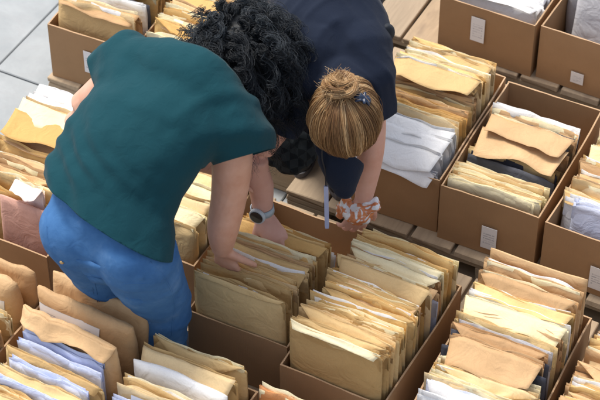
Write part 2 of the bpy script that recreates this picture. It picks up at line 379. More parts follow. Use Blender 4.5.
def sheets_mesh(w, h, seed, ct, htop, n, low):
    """thin leaves peeping out of the envelope's mouth: outer kraft leaves and the papers between them"""
    r = np.random.RandomState(seed + 991); V, F, mi = [], [], []; nx = len(ct) - 1; nr = 3; hh = float(np.mean(htop))
    for q in range(n):
        y0 = -hh * 1.02 + 2.04 * hh * q / max(1, n - 1); outer = q in (0, n - 1)
        up = (r.uniform(-.004, .004) if outer else r.uniform(-.006, .012)) - low; ww = w * (1.0 if outer else r.uniform(.90, .985)); tilt = r.uniform(-.006, .006); p1, p2 = r.uniform(0, 6.28, 2); am = r.uniform(.0012, .0042)
        ex = r.uniform(-.006, .006); dg = r.choice([-1, 0, 0, 1]); k0 = len(V)
        for layer in (0, 1):
            for j in range(nr + 1):
                z = j / nr
                for i in range(nx + 1):
                    x = -1 + 2 * i / nx
                    y = y0 + ct[i] + (am * math.sin(4.2 * x + p1) + am * .5 * math.sin(9 * x + p2) + ex * .5) * z + layer * .0008
                    zz = h - .07 + (.07 + up + tilt * x + .0022 * math.sin(6 * x + p2)) * z
                    if j == nr and dg and x * dg > .75: zz -= (x * dg - .75) * .07
                    V.append((x * ww / 2, y, zz))
        m = (nx + 1) * (nr + 1); a0 = len(F)
        for j in range(nr):
            for i in range(nx):
                a = k0 + j * (nx + 1) + i; F.append((a, a + 1, a + nx + 2, a + nx + 1)); F.append((m + a + nx + 1, m + a + nx + 2, m + a + 1, m + a))
        for i in range(nx): a = k0 + nr * (nx + 1) + i; F.append((a, a + 1, m + a + 1, m + a))
        for j in range(nr):
            a = k0 + j * (nx + 1); F.append((a + nx + 1, a, m + a, m + a + nx + 1)); b = a + nx; F.append((b, b + nx + 1, m + b + nx + 1, m + b))
        mi += [0 if outer else int(r.choice([0, 0, 1, 2]))] * (len(F) - a0)
    return V, F, mi
SEED = [100]
def env(key, b, mat='khaki', w=None, h=.30, t=.02, lean=0.0, dx=0.0, yaw=0.0, roll=0.0, flap=None, fl_len=.07, lift=.5, taper=.8, crumple=1.0, bend=None, curl=0.0,
        label=None, open_top=False, kind='envelope', desc=None, z=.006, slope=0.0, flap_mat=None, toward=-1):
    """one envelope in box `key`, its middle b metres behind the front panel; lean in degrees (+ = top tips to the rear)"""
    B = BOXES[key]; SEED[0] += 1; sd = SEED[0]; r = random.Random(sd)
    if w is None: w = B.w - .03 + r.uniform(-.012, .006)
    if bend is None: bend = r.uniform(-.006, .006)
    loose = taper >= .5 and kind in ('envelope', 'paper_pack')
    V, F, ct, zt, htop, front = env_mesh(w, h - (.012 if loose else 0), t, sd, min(taper, .25) + .2 if loose else taper, crumple, bend, curl, False, slope)
    if loose: zt = zt + .012
    c = math.cos(B.rz); s = math.sin(B.rz); lx = B.w / 2 + dx
    o = obj(kind.replace(' ', '_'), mesh('envelope', V, F), KRAFT[mat], None, True)
    o.location = (B.loc[0] + c * lx - s * b, B.loc[1] + s * lx + c * b, B.z + z)
    o.rotation_euler = (math.radians(-lean), math.radians(roll), B.rz + math.radians(yaw))
    if loose:
        Vs, Fs, mi = sheets_mesh(w, h, sd, ct, np.maximum(htop, .004), 2 + max(1, min(3, int(t / .006))), .004 if flap else 0)
        me = mesh('sheets', Vs, Fs); me.materials.append(KRAFT[mat]); me.materials.append(KRAFT['cream' if mat not in ('white', 'blue', 'grey') else mat]); me.materials.append(KRAFT['white' if r.random() < .5 else mat])
        me.polygons.foreach_set('material_index', mi); obj('sheets', me, None, o, True)
    if flap:
        V2, F2 = flap_mesh(w * .985, sd, ct + toward * htop, zt, fl_len, lift, flap, crumple=crumple, toward=toward)
        obj('flap', mesh('flap', V2, F2), KRAFT[flap_mat or mat], o, True)
    if label:                                                  # sticker on the front face: follows the bulge
        lx0, lz0, lw, lh = label; n = 10; Vl = []; nxm = front.shape[1] - 1; nzm = front.shape[0] - 1
        for layer in (0, 1):
            for k in range(n + 1):
                for i in range(n + 1):
                    x = lx0 + lw * i / n; zz = lz0 + lh * k / n
                    fi = min(max((x / (w / 2) + 1) / 2 * nxm, 0), nxm - 1e-6); fk = min(max(zz / h * nzm, 0), nzm - 1e-6); i0 = int(fi); k0 = int(fk); a = fi - i0; bb = fk - k0
                    y = (front[k0, i0] * (1 - a) + front[k0, i0 + 1] * a) * (1 - bb) + (front[k0 + 1, i0] * (1 - a) + front[k0 + 1, i0 + 1] * a) * bb
                    Vl.append((x, y - .0022 + layer * .001, zz))
        m = (n + 1) ** 2; Fl = []
        for k in range(n):
            for i in range(n):
                a = k * (n + 1) + i; Fl.append((a, a + 1, a + n + 2, a + n + 1)); Fl.append((m + a + n + 1, m + a + n + 2, m + a + 1, m + a))
        obj('label', mesh('label', Vl, Fl), LABEL, o, True)
    B.items.append((b, o, mat, kind, desc)); return o
def run(key, b0, b1, n, mats, h=(.28, .31), lean=(-3, 4), flaps=.35, t=None, **kw):
    r = random.Random(hash_key(key) + int(b0 * 1000)); step = (b1 - b0) / n
    for i in range(n):
        f = r.random()
        env(key, b0 + step * (i + .5), r.choice(mats), h=r.uniform(*h), t=(t or step * .92), lean=r.uniform(*lean), dx=r.uniform(-.008, .008), yaw=r.uniform(-2.2, 2.2), roll=r.uniform(-1.2, 1.2),
            flap=(None if f > flaps else r.choice(['square', 'square', 'point'])), fl_len=r.uniform(.035, .075), lift=r.uniform(.5, 1.0), open_top=r.random() < .3,
            crumple=r.uniform(.7, 1.5), curl=r.uniform(-.008, .008), slope=r.uniform(-.006, .006), **kw)

# A: white bundle in front, golden envelopes behind
env('A', .035, 'grey', h=.235, t=.03, lean=-5, crumple=1.3, flap='square', fl_len=.05, lift=.9, flap_mat='white', desc='greyish white paper pack')
env('A', .075, 'white', h=.262, t=.03, lean=-3, flap='square', fl_len=.075, lift=.35)
env('A', .112, 'white', h=.275, t=.03, flap='square', fl_len=.07, lift=.35)
env('A', .15, 'white', h=.282, t=.03, flap='square', fl_len=.06, lift=.35)
run('A', .18, .34, 10, ['gold', 'buff', 'tan', 'gold'], h=(.27, .30))
env('A', .355, 'buff', h=.335, t=.02, flap='square', fl_len=.09, lift=.25, desc='bright buff wide-flapped envelope')
env('A', .385, 'gold', h=.325, t=.02, flap='square', fl_len=.06, lift=.4)
run('A', .40, .50, 6, ['gold', 'buff'], h=(.29, .32))
# B: thin cream envelopes, a gap, tan flapped envelopes, papers, then bare space
run('B', .022, .108, 9, ['cream', 'cream', 'buff'], h=(.222, .236), lean=(-2, 3), flaps=0)
env('B', .125, 'dark', h=.215, t=.014, lean=14, kind='folder')
run('B', .14, .185, 3, ['khaki', 'dark'], h=(.205, .22), lean=(10, 16), flaps=0)
env('B', .205, 'tan', h=.255, t=.018, lean=16, flap='square', fl_len=.105, lift=.28, flap_mat='tan', desc='tan long-flapped envelope', dx=.004)
env('B', .235, 'dark', h=.245, t=.012, lean=15, kind='folder')
env('B', .262, 'tan', h=.262, t=.018, lean=15, flap='square', fl_len=.10, lift=.25, desc='tan long-flapped envelope', dx=.006)
env('B', .285, 'dark', h=.252, t=.012, lean=13, kind='folder')
env('B', .305, 'tan', h=.255, t=.016, lean=12)
env('B', .328, 'white', h=.262, t=.010, lean=10, slope=-.012, kind='paper_pack', desc='white paper pack')
env('B', .350, 'dark', h=.235, t=.012, lean=8, kind='folder')
# C
env('C', .045, 'blue', h=.275, t=.02, lean=6, w=.26, dx=.025, crumple=.8, desc='large bluish white envelope')
env('C', .075, 'white', h=.245, t=.014, lean=8, w=.285, kind='paper_pack', desc='white paper pack')
run('C', .10, .30, 9, ['gold', 'buff', 'tan'], h=(.25, .30), flaps=.5)
run('C', .30, .44, 6, ['buff', 'cream', 'gold'], h=(.27, .32), flaps=.6)
# D, E (rear boxes)
env('D', .05, 'white', h=.225, t=.03, lean=4, flap='square', fl_len=.02, lift=.2, desc='white paper pack', kind='paper_pack')
run('D', .075, .35, 12, ['white', 'white', 'grey'], h=(.222, .24), flaps=1.0)
run('D', .36, .50, 6, ['gold', 'buff'], h=(.24, .27))
env('E', .10, 'grey', h=.33, t=.03, lean=14, w=.27, dx=.025, crumple=1.6, desc='tall greyish white paper pack', kind='paper_pack')
env('E', .15, 'grey', h=.34, t=.03, lean=12, w=.27, dx=.03, crumple=1.4, desc='tall greyish white paper pack', kind='paper_pack')
run('E', .20, .34, 6, ['white', 'grey'], h=(.27, .31))
# T, P
env('T', .035, 'buff', h=.30, t=.04, lean=5, crumple=.9, bend=-.004, desc='broad bulging buff envelope')
env('T', .085, 'tan', h=.29, t=.03, flap='square', fl_len=.05)
env('T', .125, 'white', h=.30, t=.02, slope=.01)
env('T', .155, 'dark', h=.285, t=.02, kind='folder')
run('T', .18, .48, 14, ['buff', 'khaki', 'gold', 'white'], h=(.27, .33), flaps=.5)
run('P', .02, .48, 21, ['gold', 'buff', 'tan', 'cream'], h=(.27, .33), flaps=.5)
# N: pink folder in front, kraft, papers at the rear
env('N', .045, 'pink', h=.325, t=.022, lean=4, w=.17, dx=.055, crumple=.5, taper=.3, kind='folder', desc='dusky pink folder')
env('N', .082, 'rose', h=.372, t=.02, lean=3, w=.10, dx=.055, flap='square', fl_len=.045, lift=.4, kind='paper_pack', desc='pale pink paper pack')
run('N', .10, .26, 7, ['khaki', 'gold', 'tan'], h=(.31, .36), flaps=.2)
env('N', .285, 'tan', h=.37, t=.05, flap='square', fl_len=.05, lift=.5, crumple=1.3)
env('N', .34, 'gold', h=.40, t=.03, flap='square', fl_len=.10, lift=.3, taper=.4)
env('N', .38, 'buff', h=.41, t=.03, flap='square', fl_len=.08, lift=.25, flap_mat='cream')
env('N', .42, 'white', h=.40, t=.03, flap='square', fl_len=.10, lift=.2, crumple=1.3)
env('N', .46, 'white', h=.405, t=.03, flap='square', fl_len=.08, lift=.2, crumple=1.3)
# O: buff and cream envelopes between shirt and arm
env('O', .040, 'khaki', h=.32, t=.045, lean=2, crumple=.8, desc='broad khaki envelope')
env('O', .100, 'cream', h=.325, t=.04, flap='square', fl_len=.06, lift=.5)
env('O', .150, 'buff', h=.325, t=.035, flap='square', fl_len=.05, lift=.6)
env('O', .200, 'cream', h=.33, t=.04, flap='square', fl_len=.07, lift=.4)
run('O', .23, .42, 9, ['buff', 'cream', 'gold'], h=(.28, .31), flaps=.5)
# F: front half full of khaki envelopes, rear half bare
env('F', .028, 'khaki', h=.372, t=.022, lean=-1.0, z=.006, crumple=.8, bend=0.0, flap='square', fl_len=.018, lift=1.0, desc='wide khaki envelope')
run('F', .045, .235, 12, ['khaki', 'gold', 'tan', 'khaki', 'buff'], h=(.335, .365), flaps=.3, lean=(-3, 5))
env('F', .255, 'gold', h=.35, t=.026, lean=4, flap='square', fl_len=.04, lift=.8)
env('F', .285, 'gold', h=.335, t=.018, lean=5)
env('F', .310, 'white', h=.265, t=.008, lean=6, w=.235, dx=.025, crumple=.4, kind='paper_pack', desc='white paper pack')
# G
env('G', .028, 'khaki', h=.392, t=.022, lean=-1.0, crumple=.8, flap='square', fl_len=.022, lift=1.0, flap_mat='cream', desc='wide khaki envelope')
run('G', .04, .14, 6, ['khaki', 'buff', 'khaki'], h=(.355, .385), flaps=.35)
run('G', .14, .34, 12, ['khaki', 'buff', 'gold', 'tan', 'cream', 'khaki'], h=(.335, .365), flaps=.4)
env('G', .355, 'blue', h=.285, t=.012, lean=3)
env('G', .375, 'tan', h=.315, t=.02, flap='square', fl_len=.08, lift=.75)
env('G', .405, 'tan', h=.335, t=.02, lean=-2, flap='point', fl_len=.115, lift=.62, flap_mat='cream', desc='tan envelope with lifted pointed flap')
run('G', .42, .49, 4, ['gold', 'cream', 'gold'], h=(.325, .35), flaps=.3)
# H: mixed papers
env('H', .025, 'white', h=.27, t=.022, lean=-3, crumple=.9, label=(-.10, .15, .05, .07), desc='white envelope')
env('H', .052, 'blue', h=.285, t=.020, flap='square', fl_len=.04, lift=.9, flap_mat='white')
run('H', .065, .125, 4, ['gold', 'buff', 'cream'], h=(.285, .30), flaps=.2)
env('H', .140, 'cream', h=.295, t=.016)
env('H', .160, 'dark', h=.31, t=.014, lean=2, kind='folder', desc='dark grey folder')
env('H', .180, 'tan', h=.335, t=.016, lean=2, flap='square', fl_len=.09, lift=.75, w=.27, desc='tan long-flapped envelope')
env('H', .205, 'dark', h=.325, t=.012, lean=2, kind='folder')
env('H', .222, 'tan', h=.345, t=.018, flap='point', fl_len=.09, lift=.7, w=.28, dx=-.005)
env('H', .248, 'grey', h=.325, t=.012, w=.28)
run('H', .255, .32, 4, ['tan', 'khaki', 'gold'], h=(.31, .335), flaps=.3)
env('H', .335, 'cream', h=.345, t=.026, flap='square', fl_len=.065, lift=.35, desc='bright cream envelope')
env('H', .362, 'white', h=.335, t=.014, kind='paper_pack', desc='white paper pack')
env('H', .385, 'gold', h=.345, t=.022, flap='square', fl_len=.035, lift=.7)
env('H', .418, 'tan', h=.37, t=.03, flap='point', fl_len=.13, lift=.95, crumple=.8, desc='tall tan long-flapped envelope')
env('H', .455, 'tan', h=.375, t=.024, crumple=.6, desc='tall beige pack', kind='paper_pack')
env('H', .490, 'tan', h=.385, t=.022, crumple=.4, taper=.4, desc='tall beige pack', kind='paper_pack')
# I
run('I', .02, .42, 24, ['tan', 'gold', 'tan', 'buff'], h=(.26, .30), flaps=.5)
# M, L, J, K (front row)
env('M', .495, 'tan', h=.34, t=.05, taper=.35, crumple=2.4, desc='wrinkled tan parcel')
env('M', .430, 'tan', h=.35, t=.07, taper=.3, crumple=2.6, label=(.02, .20, .09, .09), desc='rounded tan parcel with white label', kind='parcel')
run('M', .20, .38, 8, ['khaki', 'tan', 'cream'], h=(.29, .32), flaps=.5)
run('M', .02, .20, 8, ['khaki', 'buff', 'blue'], h=(.26, .29), flaps=.3)
env('L', .478, 'tan', h=.385, t=.06, taper=.35, crumple=2.4, desc='rear bulging tan parcel', kind='parcel')
env('L', .408, 'tan', h=.385, t=.07, taper=.3, crumple=2.6, label=(-.14, .285, .20, .065), desc='tan parcel with torn white label', kind='parcel')
env('L', .336, 'tan', h=.375, t=.055, taper=.35, crumple=2.4, flap='square', fl_len=.05, lift=.9, flap_mat='tan', desc='folded-over tan parcel', kind='parcel', yaw=-2)
env('L', .298, 'blue', h=.325, t=.014, crumple=.7, w=.26, dx=-.005, kind='paper_pack', desc='bluish white paper pack')
env('L', .272, 'blue', h=.315, t=.012, crumple=.7, w=.27, kind='paper_pack', desc='bluish white paper pack')
env('L', .246, 'khaki', h=.300, t=.022, crumple=1.8, flap='square', fl_len=.03, lift=.8)
env('L', .214, 'blue', h=.30, t=.014, crumple=.7, w=.26, kind='paper_pack', desc='bluish white paper pack')
env('L', .190, 'khaki', h=.285, t=.022, crumple=1.8, flap='square', fl_len=.03, lift=.8)
env('L', .158, 'blue', h=.285, t=.014, crumple=.7, kind='paper_pack', desc='bluish white paper pack')
run('L', .03, .145, 5, ['khaki', 'blue', 'buff'], h=(.25, .28), flaps=.3)
env('J', .488, 'khaki', h=.325, t=.04, crumple=1.5, flap='point', fl_len=.07, lift=.8, desc='creased khaki envelope')
env('J', .435, 'khaki', h=.335, t=.035, crumple=1.4, flap='square', fl_len=.075, lift=.75, flap_mat='buff')
env('J', .388, 'white', h=.325, t=.05, crumple=1.3, taper=.4, desc='rolled white pack', kind='paper_pack')
env('J', .338, 'khaki', h=.31, t=.03, crumple=1.2)
env('J', .302, 'buff', h=.315, t=.024, crumple=.9, label=(-.10, .15, .19, .145), desc='buff envelope with large printed label')
env('J', .268, 'blue', h=.295, t=.014, crumple=.7, kind='paper_pack', desc='bluish white paper pack')
run('J', .03, .25, 10, ['khaki', 'buff', 'cream'], h=(.26, .29), flaps=.4)
env('K', .488, 'orange', h=.300, t=.022, w=.17, dx=-.075, crumple=.7, desc='orange envelope')
run('K', .03, .46, 20, ['khaki', 'buff', 'tan'], h=(.24, .275), flaps=.4)

ORD = ['front', 'second', 'third', 'fourth', 'fifth', 'sixth', 'seventh', 'eighth', 'ninth', 'tenth', 'eleventh', 'twelfth', 'thirteenth', 'fourteenth', 'fifteenth', 'sixteenth',
       'seventeenth', 'eighteenth', 'nineteenth', 'twentieth', 'twenty-first', 'twenty-second', 'twenty-third', 'twenty-fourth', 'twenty-fifth']
for key, B in BOXES.items():
    B.items.sort(key=lambda a: a[0]); n = len(B.items)
    for i, (b, o, mat, kind, desc) in enumerate(B.items):
        what = desc or (COLWORD[mat] + ' ' + kind.replace('_', ' '))
        pos = ', frontmost' if i == 0 else ', rearmost' if i == n - 1 else f', {ORD[i]} from front' if i < n / 2 else f', {ORD[n - 1 - i]} from rear'
        tag(o, f'{what} in {B.phrase}{pos}', kind.replace('_', ' ').split()[-1] if kind != 'paper_pack' else 'papers', 'envelopes and papers filed in the boxes')

#PEOPLE
# ------------------------------------------------------------------ people: shared tools
def P(px, py, z): return pix(px, py, z)
def loft(rings, n=22):
    """closed elliptical tube through (centre, half-axis A, half-axis B) rings, rounded at both ends"""
    rings = [(np.array(c, float), np.array(a, float), np.array(b, float)) for c, a, b in rings]
    def cap(c, a, b, d):
        r = min(np.linalg.norm(a), np.linalg.norm(b)); out = []
        for q in (25, 50, 72): out.append((c + d * r * math.sin(math.radians(q)), a * math.cos(math.radians(q)), b * math.cos(math.radians(q))))
        return out, c + d * r
    d0 = unit(rings[0][0] - rings[1][0]); d1 = unit(rings[-1][0] - rings[-2][0])
    c0, p0 = cap(*rings[0], d0); c1, p1 = cap(*rings[-1], d1)
    R = c0[::-1] + rings + c1; V = []; F = []
    for c, a, b in R:
        for k in range(n): an = 2 * math.pi * k / n; V.append(c + a * math.cos(an) + b * math.sin(an))
    for i in range(len(R) - 1):
        for k in range(n): F.append((i * n + k, i * n + (k + 1) % n, (i + 1) * n + (k + 1) % n, (i + 1) * n + k))
    i0 = len(V); V.append(p0); V.append(p1)
    for k in range(n): F.append((i0, (k + 1) % n, k)); F.append((i0 + 1, (len(R) - 1) * n + k, (len(R) - 1) * n + (k + 1) % n))
    return V, F
def frames(pts):
    pts = [np.array(p, float) for p in pts]; out = []
    ref = np.array([.31, .22, .93])
    for i in range(len(pts)):
        t = unit(pts[min(i + 1, len(pts) - 1)] - pts[max(i - 1, 0)])
        a = unit(np.cross(t, ref)); b = np.cross(t, a); out.append((a, b))
    return pts, out
def catmull(pts, rad, sub=4):
    pts = [np.array(p, float) for p in pts]; op, orr = [], []
    for i in range(len(pts) - 1):
        a = pts[max(i - 1, 0)]; b = pts[i]; c = pts[i + 1]; d = pts[min(i + 2, len(pts) - 1)]
        for k in range(sub):
            t = k / sub; op.append(.5 * ((2 * b) + (c - a) * t + (2 * a - 5 * b + 4 * c - d) * t * t + (3 * b - a - 3 * c + d) * t ** 3)); orr.append(rad[i] * (1 - t) + rad[i + 1] * t)
    op.append(pts[-1]); orr.append(rad[-1]); return op, orr
def limb(pts, rad, n=18, sub=4):
    pts, rad = catmull(pts, rad, sub) if len(pts) > 2 else (pts, rad)
    pts, fr = frames(pts)
    return loft([(p, a * r, b * r) for p, (a, b), r in zip(pts, fr, rad)], n)
def ell(c, a, b, d, n=20, m=12):
    """ellipsoid with half-axis vectors a, b, d"""
    V, F = [], []; c, a, b, d = [np.array(q, float) for q in (c, a, b, d)]
    for i in range(1, m):
        t = math.pi * i / m
        for k in range(n): p = 2 * math.pi * k / n; V.append(c + d * math.cos(t) + (a * math.cos(p) + b * math.sin(p)) * math.sin(t))
    for i in range(m - 2):
        for k in range(n): F.append((i * n + k, i * n + (k + 1) % n, (i + 1) * n + (k + 1) % n, (i + 1) * n + k))
    i0 = len(V); V += [c + d, c - d]
    for k in range(n): F.append((i0, (k + 1) % n, k)); F.append((i0 + 1, (m - 2) * n + k, (m - 2) * n + (k + 1) % n))
    return V, F
def hand(wrist, fdir, nrm, side=1, curl=.5, spread=1.0, s=1.0, thumb=.7):
    """palm, four unequal fingers with three bones each, thumb leaving the side of the palm; nrm = back of the hand"""
    f = unit(fdir); nrm = unit(np.array(nrm) - f * (np.array(nrm) @ f)); la = np.cross(nrm, f) * side; out = []
    w = np.array(wrist, float)
    out.append(loft([(w, la * .026 * s, nrm * .019 * s), (w + f * .03 * s, la * .033 * s, nrm * .017 * s), (w + f * .065 * s, la * .039 * s, nrm * .0145 * s), (w + f * .088 * s, la * .038 * s, nrm * .012 * s)], 18))
    for off, ln in ((-.030, .062), (-.010, .076), (.0105, .082), (.031, .072)):
        p = w + f * (.088 - abs(off) * .22) * s + la * off * s * 1.06; d = unit(f + la * off * 4.2 * spread); pts = [p - d * .015 * s, p]; c = 0
        for q, seg in enumerate((.44, .31, .25)):
            c += curl * (.55, .75, .55)[q]; dd = d * math.cos(c) - nrm * math.sin(c); p = p + dd * ln * seg * s; pts.append(p)
        out.append(limb(pts, [.0092 * s, .0090 * s, .0084 * s, .0078 * s, .0066 * s], 10, 3))
    p = w + f * .022 * s + la * .026 * s; d = unit(f * .75 + la * .75 - nrm * .35)
    pts = [p - d * .01, p, p + d * .036 * s]; d2 = unit(d * (1 - .25 * thumb) + f * .5 * thumb - nrm * .3 * thumb); pts += [pts[-1] + d2 * .030 * s]; d3 = unit(d2 + f * .35 - nrm * .2); pts += [pts[-1] + d3 * .024 * s]
    out.append(limb(pts, [.014 * s, .0135 * s, .0115 * s, .010 * s, .0078 * s], 10, 3))
    return out
def organic(name, shapes, voxel, smooth, mat, parent, origin, sm_fac=.5, cuts=(), thick=0.0, wrinkle=None):
    """union of shapes as one continuous surface: voxel remesh, relax, optional open hems (cuts) and cloth folds"""
    V, F = [], []
    for v, f in shapes:
        k = len(V); V += [tuple(np.array(p) - origin) for p in v]; F += [tuple(i + k for i in q) for q in f]
    me = mesh(name, V, F); bm = bmesh.new(); bm.from_mesh(me); bmesh.ops.recalc_face_normals(bm, faces=bm.faces[:]); bm.to_mesh(me); bm.free()
    tmp = bpy.data.objects.new('tmp', me); COL.objects.link(tmp)
    r = tmp.modifiers.new('r', 'REMESH'); r.mode = 'VOXEL'; r.voxel_size = voxel; r.use_smooth_shade = True
    if smooth: s = tmp.modifiers.new('s', 'SMOOTH'); s.factor = sm_fac; s.iterations = smooth
    dg = bpy.context.evaluated_depsgraph_get(); ev = tmp.evaluated_get(dg); out = bpy.data.meshes.new_from_object(ev)
    bpy.data.objects.remove(tmp); bpy.data.meshes.remove(me); out.name = name
    if wrinkle is not None:
        n = len(out.vertices); co = np.empty(n * 3); no = np.empty(n * 3); out.vertices.foreach_get('co', co); out.vertices.foreach_get('normal', no)
        co = co.reshape(-1, 3) + origin; no = no.reshape(-1, 3)
        co = co + no * wrinkle(co, no)[:, None]; out.vertices.foreach_set('co', (co - origin).ravel()); out.update()
        bm = bmesh.new(); bm.from_mesh(out)
        for _ in range(2): bmesh.ops.smooth_vert(bm, verts=bm.verts[:], factor=.5, use_axis_x=True, use_axis_y=True, use_axis_z=True)
        bm.to_mesh(out); bm.free()
    if cuts or thick:
        bm = bmesh.new(); bm.from_mesh(out)
        for c, nn, rad in cuts:
            c = Vector(np.array(c) - origin); nn = Vector(unit(nn))
            fs = [f for f in bm.faces if (f.calc_center_median() - c).length < rad]
            ge = set(fs)
            for f in fs: ge.update(f.edges); ge.update(f.verts)
            bmesh.ops.bisect_plane(bm, geom=list(ge), plane_co=c, plane_no=nn, clear_outer=False)
            dl = [f for f in bm.faces if (f.calc_center_median() - c).length < rad * 1.001 and (f.calc_center_median() - c).dot(nn) > 0]
            bmesh.ops.delete(bm, geom=dl, context='FACES')
        if cuts:                                               # even out the hems
            bv_ = [v for v in bm.verts if v.is_boundary]
            for _ in range(8):
                new = {}
                for v in bv_:
                    nb = [e.other_vert(v) for e in v.link_edges if e.is_boundary]
                    if len(nb) == 2: new[v] = v.co * .4 + (nb[0].co + nb[1].co) * .3
                for v, c_ in new.items(): v.co = c_
        if thick: bmesh.ops.solidify(bm, geom=bm.faces[:], thickness=thick)
        bm.to_mesh(out); bm.free()
    out.materials.clear()
    o = obj(name, out, mat, parent, True)
    return o
def np_noise(p, sc, seed=0.0):
    return np.array([noise.noise((q[0] * sc + seed, q[1] * sc - seed, q[2] * sc + 2 * seed)) for q in p])
def tubes(name, paths, rad, sides, mat, parent, origin, shade=None):
    """many strands as one mesh: paths (N,K,3), rad (N,K)"""
    N, K, _ = paths.shape; t = np.gradient(paths, axis=1); t /= np.linalg.norm(t, axis=2, keepdims=True) + 1e-9
    ref = np.array([.37, .51, .77]); a = np.cross(t, ref); a /= np.linalg.norm(a, axis=2, keepdims=True) + 1e-9; b = np.cross(t, a)
    an = 2 * np.pi * np.arange(sides) / sides
    V = paths[:, :, None] + rad[:, :, None, None] * (a[:, :, None] * np.cos(an)[None, None, :, None] + b[:, :, None] * np.sin(an)[None, None, :, None])
    V = (V - origin).reshape(-1, 3)
    idx = np.arange(N * K * sides).reshape(N, K, sides); q0 = idx[:, :-1]; q1 = idx[:, 1:]
    F = np.stack([q0, np.roll(q0, -1, 2), np.roll(q1, -1, 2), q1], -1).reshape(-1, 4)
    me = bpy.data.meshes.new(name); me.vertices.add(len(V)); me.vertices.foreach_set('co', V.ravel()); me.loops.add(F.size); me.loops.foreach_set('vertex_index', F.ravel().astype(np.int32))
    me.polygons.add(len(F)); me.polygons.foreach_set('loop_start', np.arange(0, F.size, 4, dtype=np.int32)); me.update(calc_edges=True)
    if shade is not None:
        at = me.attributes.new('shade', 'FLOAT', 'POINT'); at.data.foreach_set('value', np.repeat(shade, K * sides).astype(np.float32))
    return obj(name, me, mat, parent, True)
def surf_patch(name, bvh, pts, origin, mat, parent, off=.002, sub=8):
    """a sewn-on piece: quad of four world corners projected on the surface"""
    q = [np.array(p, float) for p in pts]; V, F = [], []
    for layer in (0, 1):
        for j in range(sub + 1):
            for i in range(sub + 1):
                a, b = i / sub, j / sub; p = (q[0] * (1 - a) + q[1] * a) * (1 - b) + (q[3] * (1 - a) + q[2] * a) * b
                h = bvh.find_nearest(Vector(p - origin)); V.append(tuple(h[0] + h[1] * (off - .0012 * layer)))
    m = (sub + 1) ** 2
    for j in range(sub):
        for i in range(sub):
            a = j * (sub + 1) + i; F.append((a, a + 1, a + sub + 2, a + sub + 1)); F.append((m + a + sub + 1, m + a + sub + 2, m + a + 1, m + a))
    for i in range(sub):
        F.append((i + 1, i, m + i, m + i + 1)); a = sub * (sub + 1) + i; F.append((a, a + 1, m + a + 1, m + a))
        c = i * (sub + 1); F.append((c, c + sub + 1, m + c + sub + 1, m + c)); c += sub; F.append((c + sub + 1, c, m + c, m + c + sub + 1))
    return obj(name, mesh(name, V, F), mat, parent, True)
def surf_line(name, bvh, pts, rad, origin, mat, parent, off=.001, K=60):
    cp, _ = catmull(pts, [1] * len(pts), max(2, K // (len(pts) - 1))); out = []
    for p in cp: h = bvh.find_nearest(Vector(p - origin)); out.append(np.array(h[0] + h[1] * off) + origin)
    A = np.array(out)[None]; return tubes(name, A, np.full(A.shape[:2], rad), 5, mat, parent, origin)
def bvh_of(o): return BVHTree.FromPolygons([v.co for v in o.data.vertices], [p.vertices for p in o.data.polygons])

def skin_mat(name, c0, c1):
    m, t, b = mat_new(name, .5, .4)
    v = objvec(t, off=False); f = noise_n(t, 16, 4, .6, v)
    col = ramp(t, f, [(.3, c0), (.7, c1)]); t.links.new(col, b.inputs['Base Color'])
    b.inputs['Subsurface Weight'].default_value = .12; b.inputs['Subsurface Radius'].default_value = (.012, .005, .003); b.inputs['Subsurface Scale'].default_value = .6
    bump(t, b, noise_n(t, 240, 3, .6, v), .12, .001); return m
SKIN1 = skin_mat('skin_warm', (.60, .315, .215), (.70, .42, .315))
SKIN2 = skin_mat('skin_fair', (.62, .33, .25), (.70, .42, .34))
def cloth_mat(name, c, amt=.18, weave=420, rough=.9, sheen=.25, b1=.25):
    m, t, b = mat_new(name, rough, .15); v = objvec(t, off=False)
    f = noise_n(t, 7, 5, .6, v); mr = nd(t, 'ShaderNodeMapRange'); mr.inputs[3].default_value = 1 - amt; mr.inputs[4].default_value = 1 + amt; t.links.new(f, mr.inputs[0])
    t.links.new(mixc(t, 1.0, c, mr.outputs[0], 'MULTIPLY'), b.inputs['Base Color'])
    b.inputs['Sheen Weight'].default_value = sheen; b.inputs['Sheen Roughness'].default_value = .5
    p = bump(t, b, noise_n(t, 26, 3, .5, v, 1.0), b1, .006); bump(t, b, noise_n(t, weave, 2, .5, v), .25, .001, p); return m
TEAL = cloth_mat('teal_jersey', (.0068, .051, .067), sheen=.06, b1=.4)
NAVY = cloth_mat('navy_jersey', (.011, .017, .034), sheen=.06)
NAVY2 = cloth_mat('navy_trousers', (.010, .013, .032), sheen=.06)
def denim():
    m, t, b = mat_new('blue_denim', .9, .15); v = objvec(t, off=False)
    f = noise_n(t, 9, 5, .65, v); col = ramp(t, f, [(.3, (.035, .115, .29)), (.55, (.060, .165, .37)), (.75, (.12, .24, .45))])
    w = nd(t, 'ShaderNodeTexWave', wave_type='BANDS', bands_direction='DIAGONAL'); w.inputs['Scale'].default_value = 300; w.inputs['Distortion'].default_value = 1.5; t.links.new(v, w.inputs[0])
    mr = nd(t, 'ShaderNodeMapRange'); mr.inputs[3].default_value = .86; mr.inputs[4].default_value = 1.12; t.links.new(w.outputs['Fac'], mr.inputs[0])
    t.links.new(mixc(t, 1.0, col, mr.outputs[0], 'MULTIPLY'), b.inputs['Base Color'])
    p = bump(t, b, noise_n(t, 22, 3, .5, v, 1.2), .35, .008); bump(t, b, w.outputs['Fac'], .1, .001, p); return m
DENIM = denim()
THREAD = flat_mat('stitching_thread', (.30, .27, .30), .8)
RIVET = flat_mat('brass_button', (.55, .38, .18), .35, .5, 1.0)
